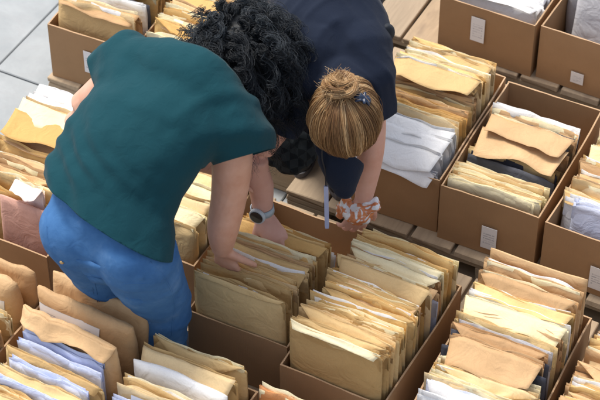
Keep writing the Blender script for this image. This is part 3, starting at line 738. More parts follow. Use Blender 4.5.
SHOE = flat_mat('shoe_canvas', (.022, .022, .028), .8); SOLE = flat_mat('shoe_sole', (.10, .10, .11), .7)
def hair_mat(name, stops, rough=.42, spec=.5):
    m, t, b = mat_new(name, rough, spec); a = nd(t, 'ShaderNodeAttribute', attribute_name='shade')
    t.links.new(ramp(t, a.outputs['Fac'], stops), b.inputs['Base Color']); return m
DARKHAIR = hair_mat('dark_curly_hair', [(0, (.007, .010, .014)), (.7, (.014, .020, .028)), (1, (.030, .040, .050))], .52, .4)
BLONDE = hair_mat('blonde_hair', [(0, (.12, .056, .022)), (.3, (.28, .150, .062)), (.65, (.50, .31, .145)), (1, (.74, .55, .32))], .45, .45)

def head_shapes(c, face, crown, s=1.0):
    """skull, jaw, nose, brow, lips and ears; face = where the nose points, crown = top of the head"""
    f = unit(face); k = unit(np.array(crown) - f * (np.array(crown) @ f)); l = np.cross(f, k); c = np.array(c, float); o = []
    o.append(ell(c + k * .02 * s, f * .098 * s, l * .077 * s, k * .092 * s)); o.append(ell(c + f * .028 * s - k * .055 * s, f * .062 * s, l * .058 * s, k * .066 * s))
    o.append(limb([c + f * .09 * s + k * .01 * s, c + f * .105 * s - k * .015 * s, c + f * .118 * s - k * .035 * s], [.009 * s, .012 * s, .016 * s], 10, 2))
    for q in (-1, 1):
        o.append(ell(c + l * q * .078 * s - k * .012 * s - f * .008 * s, f * .019 * s, l * .008 * s, k * .032 * s, 12, 8))
        o.append(ell(c + f * .078 * s + l * q * .034 * s + k * .018 * s, f * .016 * s, l * .026 * s, k * .012 * s, 12, 8))
        o.append(ell(c + f * .066 * s + l * q * .042 * s - k * .028 * s, f * .024 * s, l * .022 * s, k * .022 * s, 12, 8))
    o.append(ell(c + f * .088 * s - k * .072 * s, f * .012 * s, l * .024 * s, k * .008 * s, 12, 8)); o.append(ell(c + f * .072 * s - k * .102 * s, f * .02 * s, l * .024 * s, k * .016 * s, 12, 8))
    return o
def shoe(name, ankle, fdir, zfloor, parent, origin):
    a = np.array(ankle); f = unit([fdir[0], fdir[1], 0]); l = np.array([f[1], -f[0], 0]); base = np.array([a[0], a[1], zfloor])
    o = organic(name, [loft([(base - f * .05 + ZX * .045, l * .033, ZX * .038), (base + ZX * .05, l * .037, ZX * .045), (base + f * .08 + ZX * .038, l * .042, ZX * .032), (base + f * .16 + ZX * .03, l * .038, ZX * .022)]), limb([base + ZX * .04, base + ZX * .095], [.04, .042])], .007, 3, SHOE, parent, origin)
    V = []; n = 24
    for z in (.001, .020):
        for k in range(n): an = 2 * math.pi * k / n; V.append(base + f * (.052 + math.cos(an) * .14) + l * math.sin(an) * (.046 + .004 * math.cos(an)) + ZX * z - origin)
    F = [tuple(range(n))[::-1], tuple(range(n, 2 * n))] + [(k, (k + 1) % n, n + (k + 1) % n, n + k) for k in range(n)]
    obj('sole', mesh('sole', V, F), SOLE, o)

# ------------------------------------------------------------------ person in the teal T-shirt
def person_teal():
    FL_ = DECK
    lat = unit([math.cos(math.radians(-30)), math.sin(math.radians(-30)), 0]); fwd = np.array([-lat[1], lat[0], 0])
    pel = P(106, 233, .80); wai = P(108, 190, .885); mid = P(131, 151, .97); che = P(158, 116, 1.035); upc = P(187, 88, 1.075); nec = P(206, 72, 1.08)
    org = np.array([pel[0] + fwd[0] * .12, pel[1] + fwd[1] * .12, FL_])
    root = empty('person', org); tag(root, 'person with dark curly hair in teal T-shirt and blue jeans, bending over the boxes', 'person')
    def ring(c, a, b, d, dz=0): n = unit(np.cross(lat, d)); n = n if n[2] > 0 else -n; return (np.array(c) + ZX * dz, lat * a, n * b)
    ds = unit(upc - pel)
    torso = [ring(pel, .145, .085, ds), ring(wai, .140, .09, ds), ring(mid, .165, .11, ds), ring(che, .165, .108, ds), ring(upc, .125, .075, ds)]
    Ls = P(130, 66, 1.06); Rs = P(226, 118, 1.04)
    Rel = P(229, 196, .775); Rfo = P(223, 228, .67); Rwr = P(222, 247, .59)
    Lel = P(79, 119, .86); Lwr = P(216, 166, .705)
    hd = P(230, 52, 1.075); face = unit(P(252, 66, .865) - hd); crown = unit(fwd * .8 + lat * .45 - ZX * .25)
    hipR = pel + lat * .09 - ZX * .03; hipL = pel - lat * .085 - ZX * .03
    kR = uv(-.085, -.660, .50); kL = uv(-.245, -.655, .50); aR = uv(-.105, -.655, FL_ + .07); aL = uv(-.28, -.65, FL_ + .07)
    sh = [loft(torso)]
    nq = unit(np.cross(lat, ds)); nq = nq if nq[2] > 0 else -nq
    sh.append(limb([che - lat * .08 + ds * .03 - nq * .03, Ls - nq * .015], [.070, .052])); sh.append(limb([che + lat * .08 + ds * .03 - nq * .03, Rs - nq * .015], [.070, .056]))
    sh.append(limb([Rs - nq * .015, (Rs + Rel) / 2 + np.array([.012, 0, 0]), Rel, Rfo, Rwr], [.054, .056, .050, .045, .031]))
    Lm = P(92, 86, .95); sh.append(limb([Ls - nq * .02, Lel, (Lel + Lwr) / 2, Lwr], [.052, .044, .040, .028]))
    sh.append(limb([upc, nec, hd - crown * .03 - face * .03], [.060, .053, .054]))
    sh += head_shapes(hd, face, crown)
    sh += hand(Rwr, P(231, 279, .45) - Rwr, np.array([-.45, -.75, .35]), 1, .45, .35, 1.0, .9)
    sh += hand(Lwr, P(272, 182, .655) - Lwr, np.array([-.1, -.5, .9]), -1, .45, .8, 1.0, .6)
    for h, k, a in ((hipR, kR, aR), (hipL, kL, aL)): sh.append(limb([h, (h * .5 + k * .5), k, (k * .6 + a * .4) - fwd * .015, a], [.105, .086, .060, .054, .040]))
    organic('body', sh, .005, 3, SKIN1, root, org)
    # --- T-shirt
    nb_ = unit(np.cross(lat, ds)); nb_ = nb_ if nb_[2] > 0 else -nb_
    loose = .030
    tr = [ring(pel - ds * .16, .208, .150, ds, -.015), ring(pel - ds * .02, .206, .150, ds, -.015), ring(wai, .192, .142, ds, -.012), ring(mid, .192, .138, ds, -.006), ring(che, .195, .132, ds, .0), ring(upc, .170, .118, ds, .0), ring(nec, .090, .076, ds), ring(nec + ds * .035, .082, .072, ds)]
    cl = [loft(tr), limb([che - lat * .09 + ds * .03 - nb_ * .02, Ls], [.105, .082]), limb([che + lat * .09 + ds * .03 - nb_ * .02, Rs], [.105, .088])]
    cl.append(limb([Ls, upc + ds * .02 - lat * .05 + nb_ * .03, upc + ds * .02 + lat * .05 + nb_ * .03, Rs], [.080, .088, .088, .084]))
    sR0 = P(243, 157, .91); sR1 = P(245, 164, .885)
    cl.append(limb([Rs, P(240, 140, .975), sR0, sR1], [.094, .090, .083, .08])); sL0 = P(112, 72, 1.01); sL1 = P(103, 80, .98)
    cl.append(limb([Ls, sL0, sL1], [.088, .074, .07]))
    def folds(co, no):
        s = (co - pel) @ ds; w = (co - pel) @ lat
        n1 = np_noise(co, 5.5, 3.1); n2 = np_noise(co, 11, 7.7); n3 = np_noise(co, 3.1, 1.3)
        ph = 2 * math.pi * (s + .60 * w + .07 * n1) / .074
        rid = (.5 + .5 * np.sin(ph + 4.5 * n3)) ** 1.4
        low = np.clip(1.15 - s / .42, .10, 1.0); left = np.clip(.60 - w * 2.8, .22, 1.25)
        d = .0160 * rid * low * left * np.clip(.65 + n3 * 1.6, 0, 1.3) + .007 * n2 + .009 * n1 + .0025 * np_noise(co, 24, 2.2)
        ph2 = 2 * math.pi * (w * .8 - s * .45 + .05 * n1) / .075; sleeve = np.clip((s - .28) / .12, 0, 1) * np.clip((np.abs(w) - .08) / .08, 0, 1)
        return d + .008 * (.5 + .5 * np.sin(ph2)) ** 2 * sleeve
    nb_ = unit(np.cross(lat, ds)); nb_ = nb_ if nb_[2] > 0 else -nb_; hem = pel + ds * .042
    ts = organic('t_shirt', cl, .0065, 22, TEAL, root, org, wrinkle=folds,
                 cuts=[(hem, -ds - lat * .14 - nb_ * .22, .55), (sR0, RT * .27 - UP * .96, .17), (sL0, sL1 - sL0, .15), (nec + ds * .022, ds + nb_ * .15, .13)], thick=-.003)
    tb = bvh_of(ts)
    for c0, dr, rr_ in ((sR0, unit(RT * .27 - UP * .96), .085), (sL0, unit(sL1 - sL0), .078)):
        e1 = unit(np.cross(dr, [.3, .2, .9])); e2 = np.cross(dr, e1); surf_line('sleeve_seam', tb, [c0 - dr * .018 + (e1 * math.cos(a) + e2 * math.sin(a)) * rr_ for a in np.linspace(0, 2 * math.pi, 13)], .0011, org, TEAL, ts, .0006, 96)
    # --- jeans
    jr = [loft([ring(wai * 1.1 - pel * .1, .140, .100, ds), ring(pel, .176, .112, ds), ring(pel - ds * .01 - ZX * .01, .16, .09, unit(ds + ZX * .5))])]
    for h, k, a, sg in ((hipR, kR, aR, 1), (hipL, kL, aL, -1)):
        jr.append(limb([h, h * .62 + k * .38, k, (k * .55 + a * .45) - fwd * .015, a + ZX * .0], [.108, .100, .078, .070, .066]))
        jr.append(ell(h - fwd * .02 + ZX * .015, lat * .092, fwd * .088, ZX * .088))
    def jf(co, no):
        n1 = np_noise(co, 7, 5.0); n2 = np_noise(co, 16, 2.0); z = co[:, 2]
        rid = (1 - np.abs(np.sin(math.pi * (z + .05 * n1 + .25 * ((co - pel) @ lat)) / .055))) ** 2.5
        return .006 * n1 + .003 * n2 + .007 * rid * np.clip((.80 - z) / .2, 0, 1) * np.clip(.5 + n1 * 1.5, 0, 1)
    je = organic('jeans', jr, .007, 8, DENIM, root, org, wrinkle=jf, cuts=[(wai * .95 + pel * .05, ds, .30)], thick=-.003)
    bv = bvh_of(je)
    def on(px, py, z=.85):                                     # where a photo point meets the denim
        d = unit(FW + RT * (px - 300) / FPX + UP * (200 - py) / FPX); h = bv.ray_cast(Vector(CAMP - org), Vector(d))
        return (np.array(h[0]) + org) if h[0] is not None else P(px, py, z)
    for q in (((64, 268), (92, 281), (98, 312), (70, 300)), ((118, 292), (152, 300), (150, 332), (122, 326))):
        surf_patch('back_pocket', bv, [on(*p) for p in q], org, DENIM, je, .0030)
    surf_line('seam', bv, [on(91, 268), on(96, 290), on(104, 315), on(114, 336)], .0028, org, DENIM, je, .001)
    surf_line('seam', bv, [on(150, 262), on(166, 280), on(175, 305), on(172, 335)], .0030, org, DENIM, je, .001)
    surf_line('yoke_seam', bv, [on(60, 262), on(90, 274), on(125, 284), on(160, 282)], .0026, org, DENIM, je, .001)
    surf_line('yoke_seam', bv, [on(38, 225), on(50, 246), on(64, 262)], .0026, org, DENIM, je, .001)
    p = on(62, 262); V, F = ell(p - org, (.007, 0, 0), (0, .007, 0), (0, 0, .005), 10, 6); obj('button', mesh('button', V, F), RIVET, je, True)
    for p in ((92, 276), (140, 276)):
        surf_patch('belt_loop', bv, [on(p[0] - 3, p[1] - 6), on(p[0] + 3, p[1] - 5), on(p[0] + 4, p[1] + 8), on(p[0] - 2, p[1] + 8)], org, DENIM, je, .004, 3)
    shoe('shoe', aR, fwd, FL_ + .002, root, org); shoe('shoe', aL, fwd, FL_ + .002, root, org)
    # --- curly hair: hundreds of corkscrew locks hanging from the scalp
    r = np.random.RandomState(5); NL = 400; M = 14; K = 23
    f = face; k = unit(crown - f * (crown @ f)); l = np.cross(f, k); roots = []; outs = []
    while len(roots) < NL:
        d = unit(r.normal(size=3))
        if d @ f > .45 or (d @ k < -.6 and d @ f > .1): continue
        roots.append(hd + k * .02 + f * (d @ f) * .098 + l * (d @ l) * .080 + k * (d @ k) * .094); outs.append(d)
    for q in range(110):                                        # the lowest locks, over the nape and collar
        d = unit(nq * 1.0 - ds * .35 + r.normal(0, .45, 3)); roots[-1 - q] = hd * .52 + nec * .48 + d * .055 + ds * r.uniform(-.01, .04); outs[-1 - q] = d * 1.1
    roots = np.repeat(np.array(roots), M, 0); outs = np.repeat(np.array(outs), M, 0); N = NL * M; s = np.linspace(0, 1, K)
    rep = lambda a: np.repeat(a, M, 0)
    L = rep(r.uniform(.10, .215, NL)) * r.uniform(.88, 1.08, N); puff = rep(r.uniform(.045, .105, NL)) + r.normal(0, .006, N)
    drift = lat * .20 + fwd * .02 + rep(r.normal(0, .16, (NL, 3)))
    spread = r.normal(0, .0055, (N, 3))
    base = roots[:, None] + (outs * puff[:, None])[:, None] * (1 - np.exp(-4.0 * s))[None, :, None] + (np.array([0, 0, -1.0]) + drift)[:, None] * (L[:, None] * (np.clip(s - .10, 0, 1)[None] ** 1.35))[:, :, None] + spread[:, None] * np.clip(s * 2, 0, 1)[None, :, None]
    ph = rep(r.uniform(0, 6.28, NL)) + r.normal(0, .35, N); fr = rep(r.uniform(3.5, 7, NL)) * r.uniform(.95, 1.05, N); rad = rep(r.uniform(.008, .019, NL)) * r.uniform(.75, 1.2, N)
    an = ph[:, None] + fr[:, None] * 2 * np.pi * (s[None] + .06 * np.sin(7 * s[None] + ph[:, None])) * (L[:, None] / .26)
    ax1 = np.cross(outs, np.array([.2, .1, 1.0])); ax1 /= np.linalg.norm(ax1, axis=1, keepdims=True) + 1e-9; ax2 = np.cross(ax1, np.array([0, 0, 1.0])) * .8 + np.array([0, 0, .35])
    env_ = np.clip(s * 5, 0, 1)[None] * rad[:, None]
    path = base + (ax1[:, None] * np.cos(an)[:, :, None] + ax2[:, None] * np.sin(an)[:, :, None]) * env_[:, :, None]
    rr = (r.uniform(.0005, .0010, N)[:, None]) * np.clip(1.15 - s ** 3, .2, 1)[None]
    hb = organic('hair', [ell(hd + k * .03 - f * .005, f * .106, l * .094, k * .104), ell(hd * .6 + nec * .4, lat * .072, ds * .06, nq * .070), ell(hd + lat * .03 - ZX * .08 + k * .015, lat * .12, fwd * .10, ZX * .11)], .008, 4, DARKHAIR, root, org)
    tubes('curl', path, rr, 3, DARKHAIR, hb, org, np.clip(rep(r.uniform(0, 1, NL) ** 1.6) + r.normal(0, .08, N), 0, 1))
    # --- face mask with ear loop
    mk = []; n = 10
    for j in range(n + 1):
        for i in range(n + 1):
            a = (-1 + 2 * i / n) * 1.15; b = -.015 - .095 * j / n
            mk.append(hd + f * (.035 + .098 * math.cos(a) * (1 - .25 * abs(b + .06) / .06)) + l * .083 * math.sin(a) + k * b - org)
    MASK = flat_mat('mask_fabric', (.20, .48, .62), .85)
    mo = obj('face_mask', mesh('face_mask', mk, [(j * (n + 1) + i, j * (n + 1) + i + 1, (j + 1) * (n + 1) + i + 1, (j + 1) * (n + 1) + i) for j in range(n) for i in range(n)]), MASK, root, True)
    mo.modifiers.new('thickness', 'SOLIDIFY').thickness = .0015
    for q in (-1, 1):
        e = [hd + f * .06 + l * q * .083 - k * .02, hd + f * .02 + l * q * .089 + k * .01, hd - f * .02 + l * q * .090 + k * .005, hd - f * .018 + l * q * .090 - k * .03, hd + f * .02 + l * q * .085 - k * .07, hd + f * .06 + l * q * .075 - k * .09]
        cp, _ = catmull(e, [1] * 6, 6); A = np.array(cp)[None]; tubes('ear_loop', A, np.full(A.shape[:2], .0022), 5, MASK, mo, org)
    return root
teal_person = person_teal()

# ------------------------------------------------------------------ blonde person
def person_blonde():
    FL_ = DECK
    org = np.array([*uv(-.14, .44)[:2], FL_])
    root = empty('person', org); tag(root, 'person with blonde bun in navy top reaching down towards the camera side', 'person')
    hd = P(345, 113, .95); nec = P(341, 74, .985); upc = P(338, 52, 1.00); mid = P(325, 8, 1.02); pel = P(318, -42, .97)
    ds = unit(upc - pel); lat = unit(np.cross(ds, ZX)); lat = lat if lat[0] > 0 else -lat
    def ring(c, a, b): n = unit(np.cross(lat, ds)); n = n if n[2] > 0 else -n; return (np.array(c), lat * a, n * b)
    Ls = P(367, 74, .965); Rs = P(304, 82, .955)
    Lel = P(372, 140, .76); Lwr = P(364, 197, .545); Rel = P(256, 158, .735); Rwr = P(263, 214, .535)
    face = unit(np.array([.02, -.10, -1.0])); crown = unit(np.array([0, -.90, .30]))
    aL = uv(-.075, .42, FL_ + .07); aR = uv(-.22, .46, FL_ + .07); hipL = pel + lat * .095 - ZX * .05; hipR = pel - lat * .095 - ZX * .05
    kL = (hipL + aL) / 2 + np.array([.0, -.07, 0]); kR = (hipR + aR) / 2 + np.array([-.0, -.07, 0])
    sh = [loft([ring(pel, .150, .12), ring(mid, .125, .105), ring((mid + upc) / 2, .14, .11), ring(upc, .135, .09)])]
    sh.append(limb([upc - lat * .06, Rs], [.08, .058])); sh.append(limb([upc + lat * .06, Ls], [.08, .058]))
    sh.append(limb([Rs, (Rs + Rel) / 2, Rel, (Rel + Rwr) / 2 + np.array([.004, 0, 0]), Rwr], [.054, .046, .037, .037, .026]))
    sh.append(limb([Ls, (Ls + Lel) / 2, Lel, (Lel + Lwr) / 2, Lwr], [.054, .046, .038, .037, .026]))
    sh.append(limb([upc, nec, hd - crown * .05], [.065, .052, .05])); sh += head_shapes(hd, face, crown)
    sh += hand(Rwr, P(281, 250, .475) - Rwr, np.array([.1, -.8, .5]), -1, .40, .7, .95, .8)
    sh += hand(Lwr, P(356, 222, .47) - Lwr, np.array([.35, -.8, .4]), 1, .75, .8, .95, .6)
    for h, k, a in ((hipR, kR, aR), (hipL, kL, aL)): sh.append(limb([h, (h + k) / 2, k, (k * .6 + a * .4), a], [.095, .078, .056, .05, .038]))
    organic('body', sh, .005, 3, SKIN2, root, org)
    cl = [loft([ring(pel, .165, .15), ring(mid, .148, .135), ring((mid + upc) / 2, .165, .135), ring(upc, .160, .11), ring(nec, .075, .065), ring(nec + (nec - upc) * 1.0, .066, .06)]), limb([upc - lat * .06, Rs], [.10, .076]), limb([upc + lat * .06, Ls], [.10, .076])]
    sR = (Rs * .45 + Rel * .55); sL = (Ls * .45 + Lel * .55)
    cl.append(limb([Rs, sR, Rs * .2 + Rel * .8], [.076, .064, .06])); cl.append(limb([Ls, sL, Ls * .2 + Lel * .8], [.076, .064, .06]))
    cl.append(ell(P(337, 60, .90), lat * .13, ds * .16, ZX * .12))                                  # the top sags under the chest
    cl.append(limb([P(337, 110, .86), P(341, 160, .765), P(344, 188, .69)], [.085, .060, .030]))      # and its front hangs down
    def folds(co, no):
        n1 = np_noise(co, 6, 9.1); n2 = np_noise(co, 12, 4.2); s = (co - pel) @ ds; w = (co - pel) @ lat
        return .009 * n1 + .005 * n2 + .007 * (1 - np.abs(np.sin(math.pi * (s - .8 * np.abs(w) + .05 * n1) / .07))) ** 2.5 * np.clip(.5 + n1, 0, 1)
    organic('top', cl, .0065, 8, NAVY, root, org, wrinkle=folds, cuts=[(sR, Rel - Rs, .15), (sL, Lel - Ls, .15), (pel - ds * .07, -ds, .3), (nec + (nec - upc) * .85, unit(nec - upc), .10)], thick=-.003)
    tr = [loft([ring(pel + ds * .06, .165, .125), ring(pel, .178, .14), ring(pel - ds * .05 - ZX * .04, .17, .135)])]
    for h, k, a in ((hipR, kR, aR), (hipL, kL, aL)): tr.append(limb([h, (h + k) / 2, k, (k * .6 + a * .4), a], [.115, .10, .08, .075, .07]))
    organic('trousers', tr, .008, 8, NAVY2, root, org, wrinkle=lambda co, no: .008 * np_noise(co, 7, 2.0) + .004 * np_noise(co, 15, 1.0), thick=0)
    shoe('shoe', aL, (0, -1), FL_ + .002, root, org); shoe('shoe', aR, (-.1, -1), FL_ + .002, root, org)
    # --- hair gathered from the hairline into a bun
    r = np.random.RandomState(11)
    f = face; k = unit(crown - f * (crown @ f)); l = np.cross(f, k); hc = hd + k * .02
    axes = np.stack([f * .106, l * .092, k * .103])
    bd = unit(np.array([-.16, .0, 1.0]))                                                            # bun sits on the back of the head, which faces up here
    bun_dir = unit(np.array([bd @ f, bd @ l, bd @ k]) + np.array([0, 0, .10]))
    N = 4600; K = 15; s = np.linspace(0, 1, K); e1 = unit(np.cross(bun_dir, [.3, .9, .2])); e2 = np.cross(bun_dir, e1)
    an = r.uniform(0, 2 * np.pi, N); rim = e1[None] * np.cos(an)[:, None] + e2[None] * np.sin(an)[:, None]
    endang = np.radians(138) + r.normal(0, .08, N) - np.radians(22) * np.clip(-rim[:, 2], 0, 1)
    th0 = r.uniform(.12, .30, N); th = th0[:, None] + (endang - th0)[:, None] * s[None]
    wob = .10 * np.sin(an[:, None] * 6 + 2.5 * s[None]) * s[None] + .08 * np.sin(3 * s[None] * r.uniform(.5, 1.5, N)[:, None] + r.uniform(0, 6, N)[:, None])
    an2 = an[:, None] + wob; rim2 = e1 * np.cos(an2)[..., None] + e2 * np.sin(an2)[..., None]
    dirs = bun_dir * np.cos(th)[..., None] + rim2 * np.sin(th)[..., None]
    lay = 1 + r.uniform(-.005, .035, N)[:, None] + .03 * np.sin(an2 * 9 + 2 * np.sin(an2 * 4)) * np.sin(np.pi * s)[None] ** .6
    lay = lay + .018 * np.sin(an2 * 23 + 5 * s[None] + 3 * np.sin(an2 * 7)) * np.clip(s * 2, 0, 1)[None]
    lay = lay + (r.random_sample(N) < .10)[:, None] * r.uniform(.02, .10, N)[:, None] * np.sin(np.pi * s)[None]
    path = hc + np.einsum('nkd,de->nke', dirs * lay[..., None], axes)
    hang = 0 * np.clip(s - .80, 0, 1)[None] * (r.random_sample(N) < .35)[:, None] * r.uniform(0, .22, N)[:, None]; path[..., 2] -= hang * .8; path = path + (hang[..., None] * r.normal(0, .25, (N, 1, 3)))
    shade = np.clip(.42 + .26 * np.sin(an * 9 + 2 * np.sin(an * 4) + 1.3) + .16 * np.sin(an * 31) + r.normal(0, .13, N), 0, 1)
    cap = organic('hair', [ell(hc, f * .105, l * .091, k * .102)], .007, 3, BLONDE, root, org, cuts=[(hc + f * .055 - k * .02, f * 1.0 - k * .25, .16)])
    tubes('strand', path, r.uniform(.0006, .0012, N)[:, None] * np.clip(1.3 - s, .45, 1)[None], 3, BLONDE, cap, org, shade)
    bc = hc + np.einsum('d,de->e', bun_dir * 1.06, axes); nb = unit(bun_dir @ axes); b1 = unit(np.cross(nb, [0.2, .1, .9])); b2 = np.cross(nb, b1)
    core = organic('bun', [ell(bc - nb * .006, b1 * .034, b2 * .032, nb * .016)], .004, 2, BLONDE, root, org)
    locks = []; shades = []; K = 26; s = np.linspace(0, 1, K)
    for q in range(11):                                        # the bun: loose twisted locks looped over one another
        R0 = r.uniform(.022, .043); ofs = (b1 * r.normal(0, .006) + b2 * r.normal(0, .006)); tx, ty = r.normal(0, .38, 2); a0 = r.uniform(0, 6.28); span = r.uniform(3.2, 5.6); lift = r.uniform(.000, .024) * (1 - R0 / .06) + .009; tw = r.uniform(3, 6); sq = r.uniform(.75, 1.0)
        M = 130; A = a0 + span * s[None] + r.normal(0, .10, M)[:, None]; off = np.sqrt(r.random_sample(M)) * r.uniform(.008, .012); oa = r.uniform(0, 6.28, M)
        th_ = oa[:, None] + tw * s[None]; rad = R0 + off[:, None] * np.cos(th_) * (.75 + .25 * np.sin(np.pi * s))[None]; hh = lift + off[:, None] * np.sin(th_) * .85
        hh = hh + rad * (tx * np.cos(A) + ty * np.sin(A)) * .55
        locks.append(bc + ofs + b1 * (rad * np.cos(A))[..., None] + b2 * (rad * sq * np.sin(A))[..., None] + nb * hh[..., None]); shades.append(np.clip(r.uniform(.2, .75) + .18 * np.cos(oa) + r.normal(0, .12, M), 0, 1))
    pb = np.concatenate(locks); tubes('strand', pb, r.uniform(.0005, .0010, len(pb))[:, None] * np.ones((1, K)), 3, BLONDE, core, org, np.concatenate(shades))
    N = 300; K = 10; s = np.linspace(0, 1, K); dv = r.normal(size=(N, 3)); dv /= np.linalg.norm(dv, axis=1, keepdims=True); dv[:, 2] = np.abs(dv[:, 2])
    st = bc + dv * np.array([.038, .038, .028]); side = np.cross(dv, r.normal(size=(N, 3))) * .022; ln = r.uniform(.006, .022, N)
    fly = st[:, None] + dv[:, None] * (ln[:, None] * s[None])[..., None] + side[:, None] * (s ** 1.5)[None, :, None]
    tubes('flyaway_hair', fly, np.full((N, K), .00038), 3, BLONDE, core, org, r.uniform(.4, 1, N))
    # --- claw clip
    CLIP = flat_mat('clip_plastic', (.015, .03, .07), .3, .6); cp = P(362, 100, .0); d = unit(FW + RT * (361 - 300) / FPX + UP * (200 - 101) / FPX)
    bvv = bvh_of(cap); h = bvv.ray_cast(Vector(CAMP - org), Vector(d)); c = np.array(h[0]) + org if h[0] is not None else P(361, 101, 1.03); nn = np.array(h[1]) if h[0] is not None else ZX
    t1 = unit(np.cross(nn, [0, 1, .2])); t2 = np.cross(nn, t1); c = c + nn * .007; ck = []
    for q in (-1, 1):
        ck.append(limb([c + t1 * q * .004 + nn * .012, c + t1 * q * .014 + nn * .010, c + t1 * q * .021, c + t1 * q * .018 - nn * .008], [.005, .006, .005, .003], 10, 3))
        for w in (-1, 0, 1): ck.append(limb([c + t1 * q * .010 + t2 * w * .009 + nn * .010, c + t1 * q * .020 + t2 * w * .011 + nn * .001, c + t1 * q * .016 + t2 * w * .011 - nn * .008], [.004, .0035, .002], 8, 3))
    ck.append(limb([c - t2 * .014 + nn * .012, c + t2 * .014 + nn * .012], [.005, .005], 10)); organic('hair_clip', ck, .0015, 2, CLIP, root, org)
    # --- wristwatch on the bare forearm
    ax = unit(Rwr - Rel); wc = Rwr - ax * .018; out = unit(np.array([-.42, -.80, .45]) - ax * (np.array([-.42, -.80, .45]) @ ax)); sd = np.cross(ax, out)
    STRAP = flat_mat('watch_strap_grey', (.42, .50, .55), .6); V, F = [], []; n = 36; R = .031
    for w in (-1, 1):
        for rad in (R, R + .003):
            for i in range(n): a = 2 * math.pi * i / n; V.append(wc + (out * math.cos(a) + sd * math.sin(a)) * rad + ax * w * .0105 - org)
    for i in range(n):
        j = (i + 1) % n; F += [(i, j, 2 * n + j, 2 * n + i)[::-1], (n + i, n + j, 3 * n + j, 3 * n + i), (i, n + i, n + j, j)[::-1], (2 * n + i, 2 * n + j, 3 * n + j, 3 * n + i)[::-1]]
    st = obj('wristwatch', mesh('wristwatch', V, F), STRAP, root, True)
    def disc(name, c, r0, r1, h, mat, n=32):
        V = []; c = c - org
        for rad, hh in ((r1, 0), (r1, h * .7), (r0, h)):
            for i in range(n): a = 2 * math.pi * i / n; V.append(c + (ax * math.cos(a) + sd * math.sin(a)) * rad + out * hh)
        F = [tuple(range(n))[::-1], tuple(range(2 * n, 3 * n))]
        for q in (0, 1): F += [(q * n + i, q * n + (i + 1) % n, (q + 1) * n + (i + 1) % n, (q + 1) * n + i) for i in range(n)]
        return obj(name, mesh(name, V, F), mat, st)
    disc('watch_case', wc + out * (R - .001), .0225, .0245, .010, flat_mat('watch_case_grey', (.50, .56, .60), .35, .5))
    disc('watch_dial', wc + out * (R + .0092), .0188, .0195, .0012, flat_mat('watch_glass_black', (.008, .014, .022), .08, .8, bmp=0))
    # --- lanyard with a pen-like tag
    top = P(322, 150, .84); CORD = flat_mat('lanyard_cord', (.03, .03, .035), .7)
    b0 = P(326, 186, .70); A = np.array(catmull([nec + np.array([-.03, -.04, -.02]), top, P(325, 170, .765), b0], [1] * 4, 8)[0])[None]; tubes('lanyard', A, np.full(A.shape[:2], .0022), 6, CORD, root, org)
    b1_ = P(327, 228, .545); dd = unit(b1_ - b0); ss = unit(np.cross(dd, [0, 1, 0])); tt = np.cross(dd, ss); V = []
    for q in (0, .02, .93, 1.0):
        w = .0062 if 0 < q < 1 else .0045
        for a, b in ((-1, -1), (1, -1), (1, 1), (-1, 1)): V.append(b0 * (1 - q) + b1_ * q + ss * a * w + tt * b * .003 - org)
    F = [(3, 2, 1, 0), (12, 13, 14, 15)] + [(q * 4 + i, q * 4 + (i + 1) % 4, q * 4 + 4 + (i + 1) % 4, q * 4 + 4 + i) for q in range(3) for i in range(4)]
    obj('lanyard_tag', mesh('lanyard_tag', V, F), flat_mat('tag_pale_blue', (.40, .45, .66), .35, .5), root)
    # --- black pouch at the waist
    pc = P(383, 34, 1.02); organic('waist_pouch', [ell(pc, (.030, 0, 0), (0, .022, .012), (.012, -.03, .055)), ell(pc + np.array([-.03, .0, -.02]), (.045, 0, 0), (0, .04, 0), (0, 0, .04))], .005, 4, flat_mat('pouch_black', (.018, .022, .03), .7), root, org, wrinkle=lambda co, no: .006 * np_noise(co, 22, 3))
    return root
blonde_person = person_blonde()

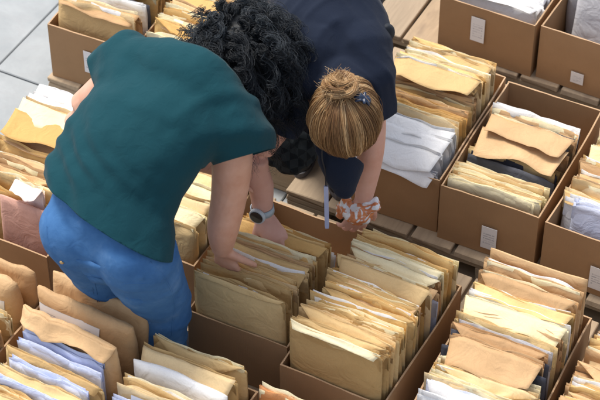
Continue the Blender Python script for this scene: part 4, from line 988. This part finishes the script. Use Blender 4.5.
# ------------------------------------------------------------------ things in the hands
def plaid():
    m, t, b = mat_new('black_check_cloth', .9, .15); v = objvec(t, (1, 1, 1), off=False); ck = nd(t, 'ShaderNodeTexChecker'); ck.inputs['Scale'].default_value = 42
    ck.inputs['Color1'].default_value = (.010, .013, .016, 1); ck.inputs['Color2'].default_value = (.024, .030, .034, 1); t.links.new(v, ck.inputs[0]); t.links.new(ck.outputs[0], b.inputs['Base Color'])
    bump(t, b, noise_n(t, 40, 3, .5, v), .4, .004); return m
cl0 = P(290, 158, .64)
c = organic('checked_cloth', [limb([P(282, 150, .69) , P(292, 156, .66), P(305, 150, .65)], [.04, .055, .04]), ell(P(296, 145, .68), (.05, 0, .02), (0, .03, 0), (-.01, 0, .045)), ell(P(274, 160, .65), (.022, 0, 0), (0, .02, 0), (0, 0, .02))], .004, 5, plaid(), None, cl0,
            wrinkle=lambda co, no: .010 * np_noise(co, 16, 6) + .006 * (1 - np.abs(np.sin(60 * co[:, 0] + 40 * co[:, 2] + 3 * np_noise(co, 10, 1)))) ** 2)
c.location = cl0; tag(c, 'bunched black checked cloth held above the empty half of the box', 'cloth')
def bagmat():
    m, t, b = mat_new('printed_plastic', .22, .6); v = objvec(t, off=False); f = noise_n(t, 26, 2, .5, v, .8)
    t.links.new(ramp(t, f, [(.44, (.74, .74, .76)), (.48, (.62, .22, .085)), (.60, (.55, .17, .06)), (.63, (.72, .70, .70))]), b.inputs['Base Color']); bump(t, b, noise_n(t, 60, 3, .6, v, 1.5), .6, .006); return m
b0 = P(358, 213, .505)
c = organic('plastic_bag', [ell(b0, (.045, 0, 0), (0, .036, .012), (0, -.010, .030)), ell(b0 + np.array([-.040, .012, .010]), (.022, 0, .01), (0, .018, 0), (.006, 0, .040)), ell(b0 + np.array([.034, .0, .026]), (.024, 0, .0), (0, .030, 0), (.01, 0, .024))], .0032, 2, bagmat(), None, b0,
            wrinkle=lambda co, no: .013 * np_noise(co, 32, 6) + .006 * np_noise(co, 80, 1))
c.location = b0; tag(c, 'crumpled plastic bag with orange print in the hand of the blonde person', 'bag')
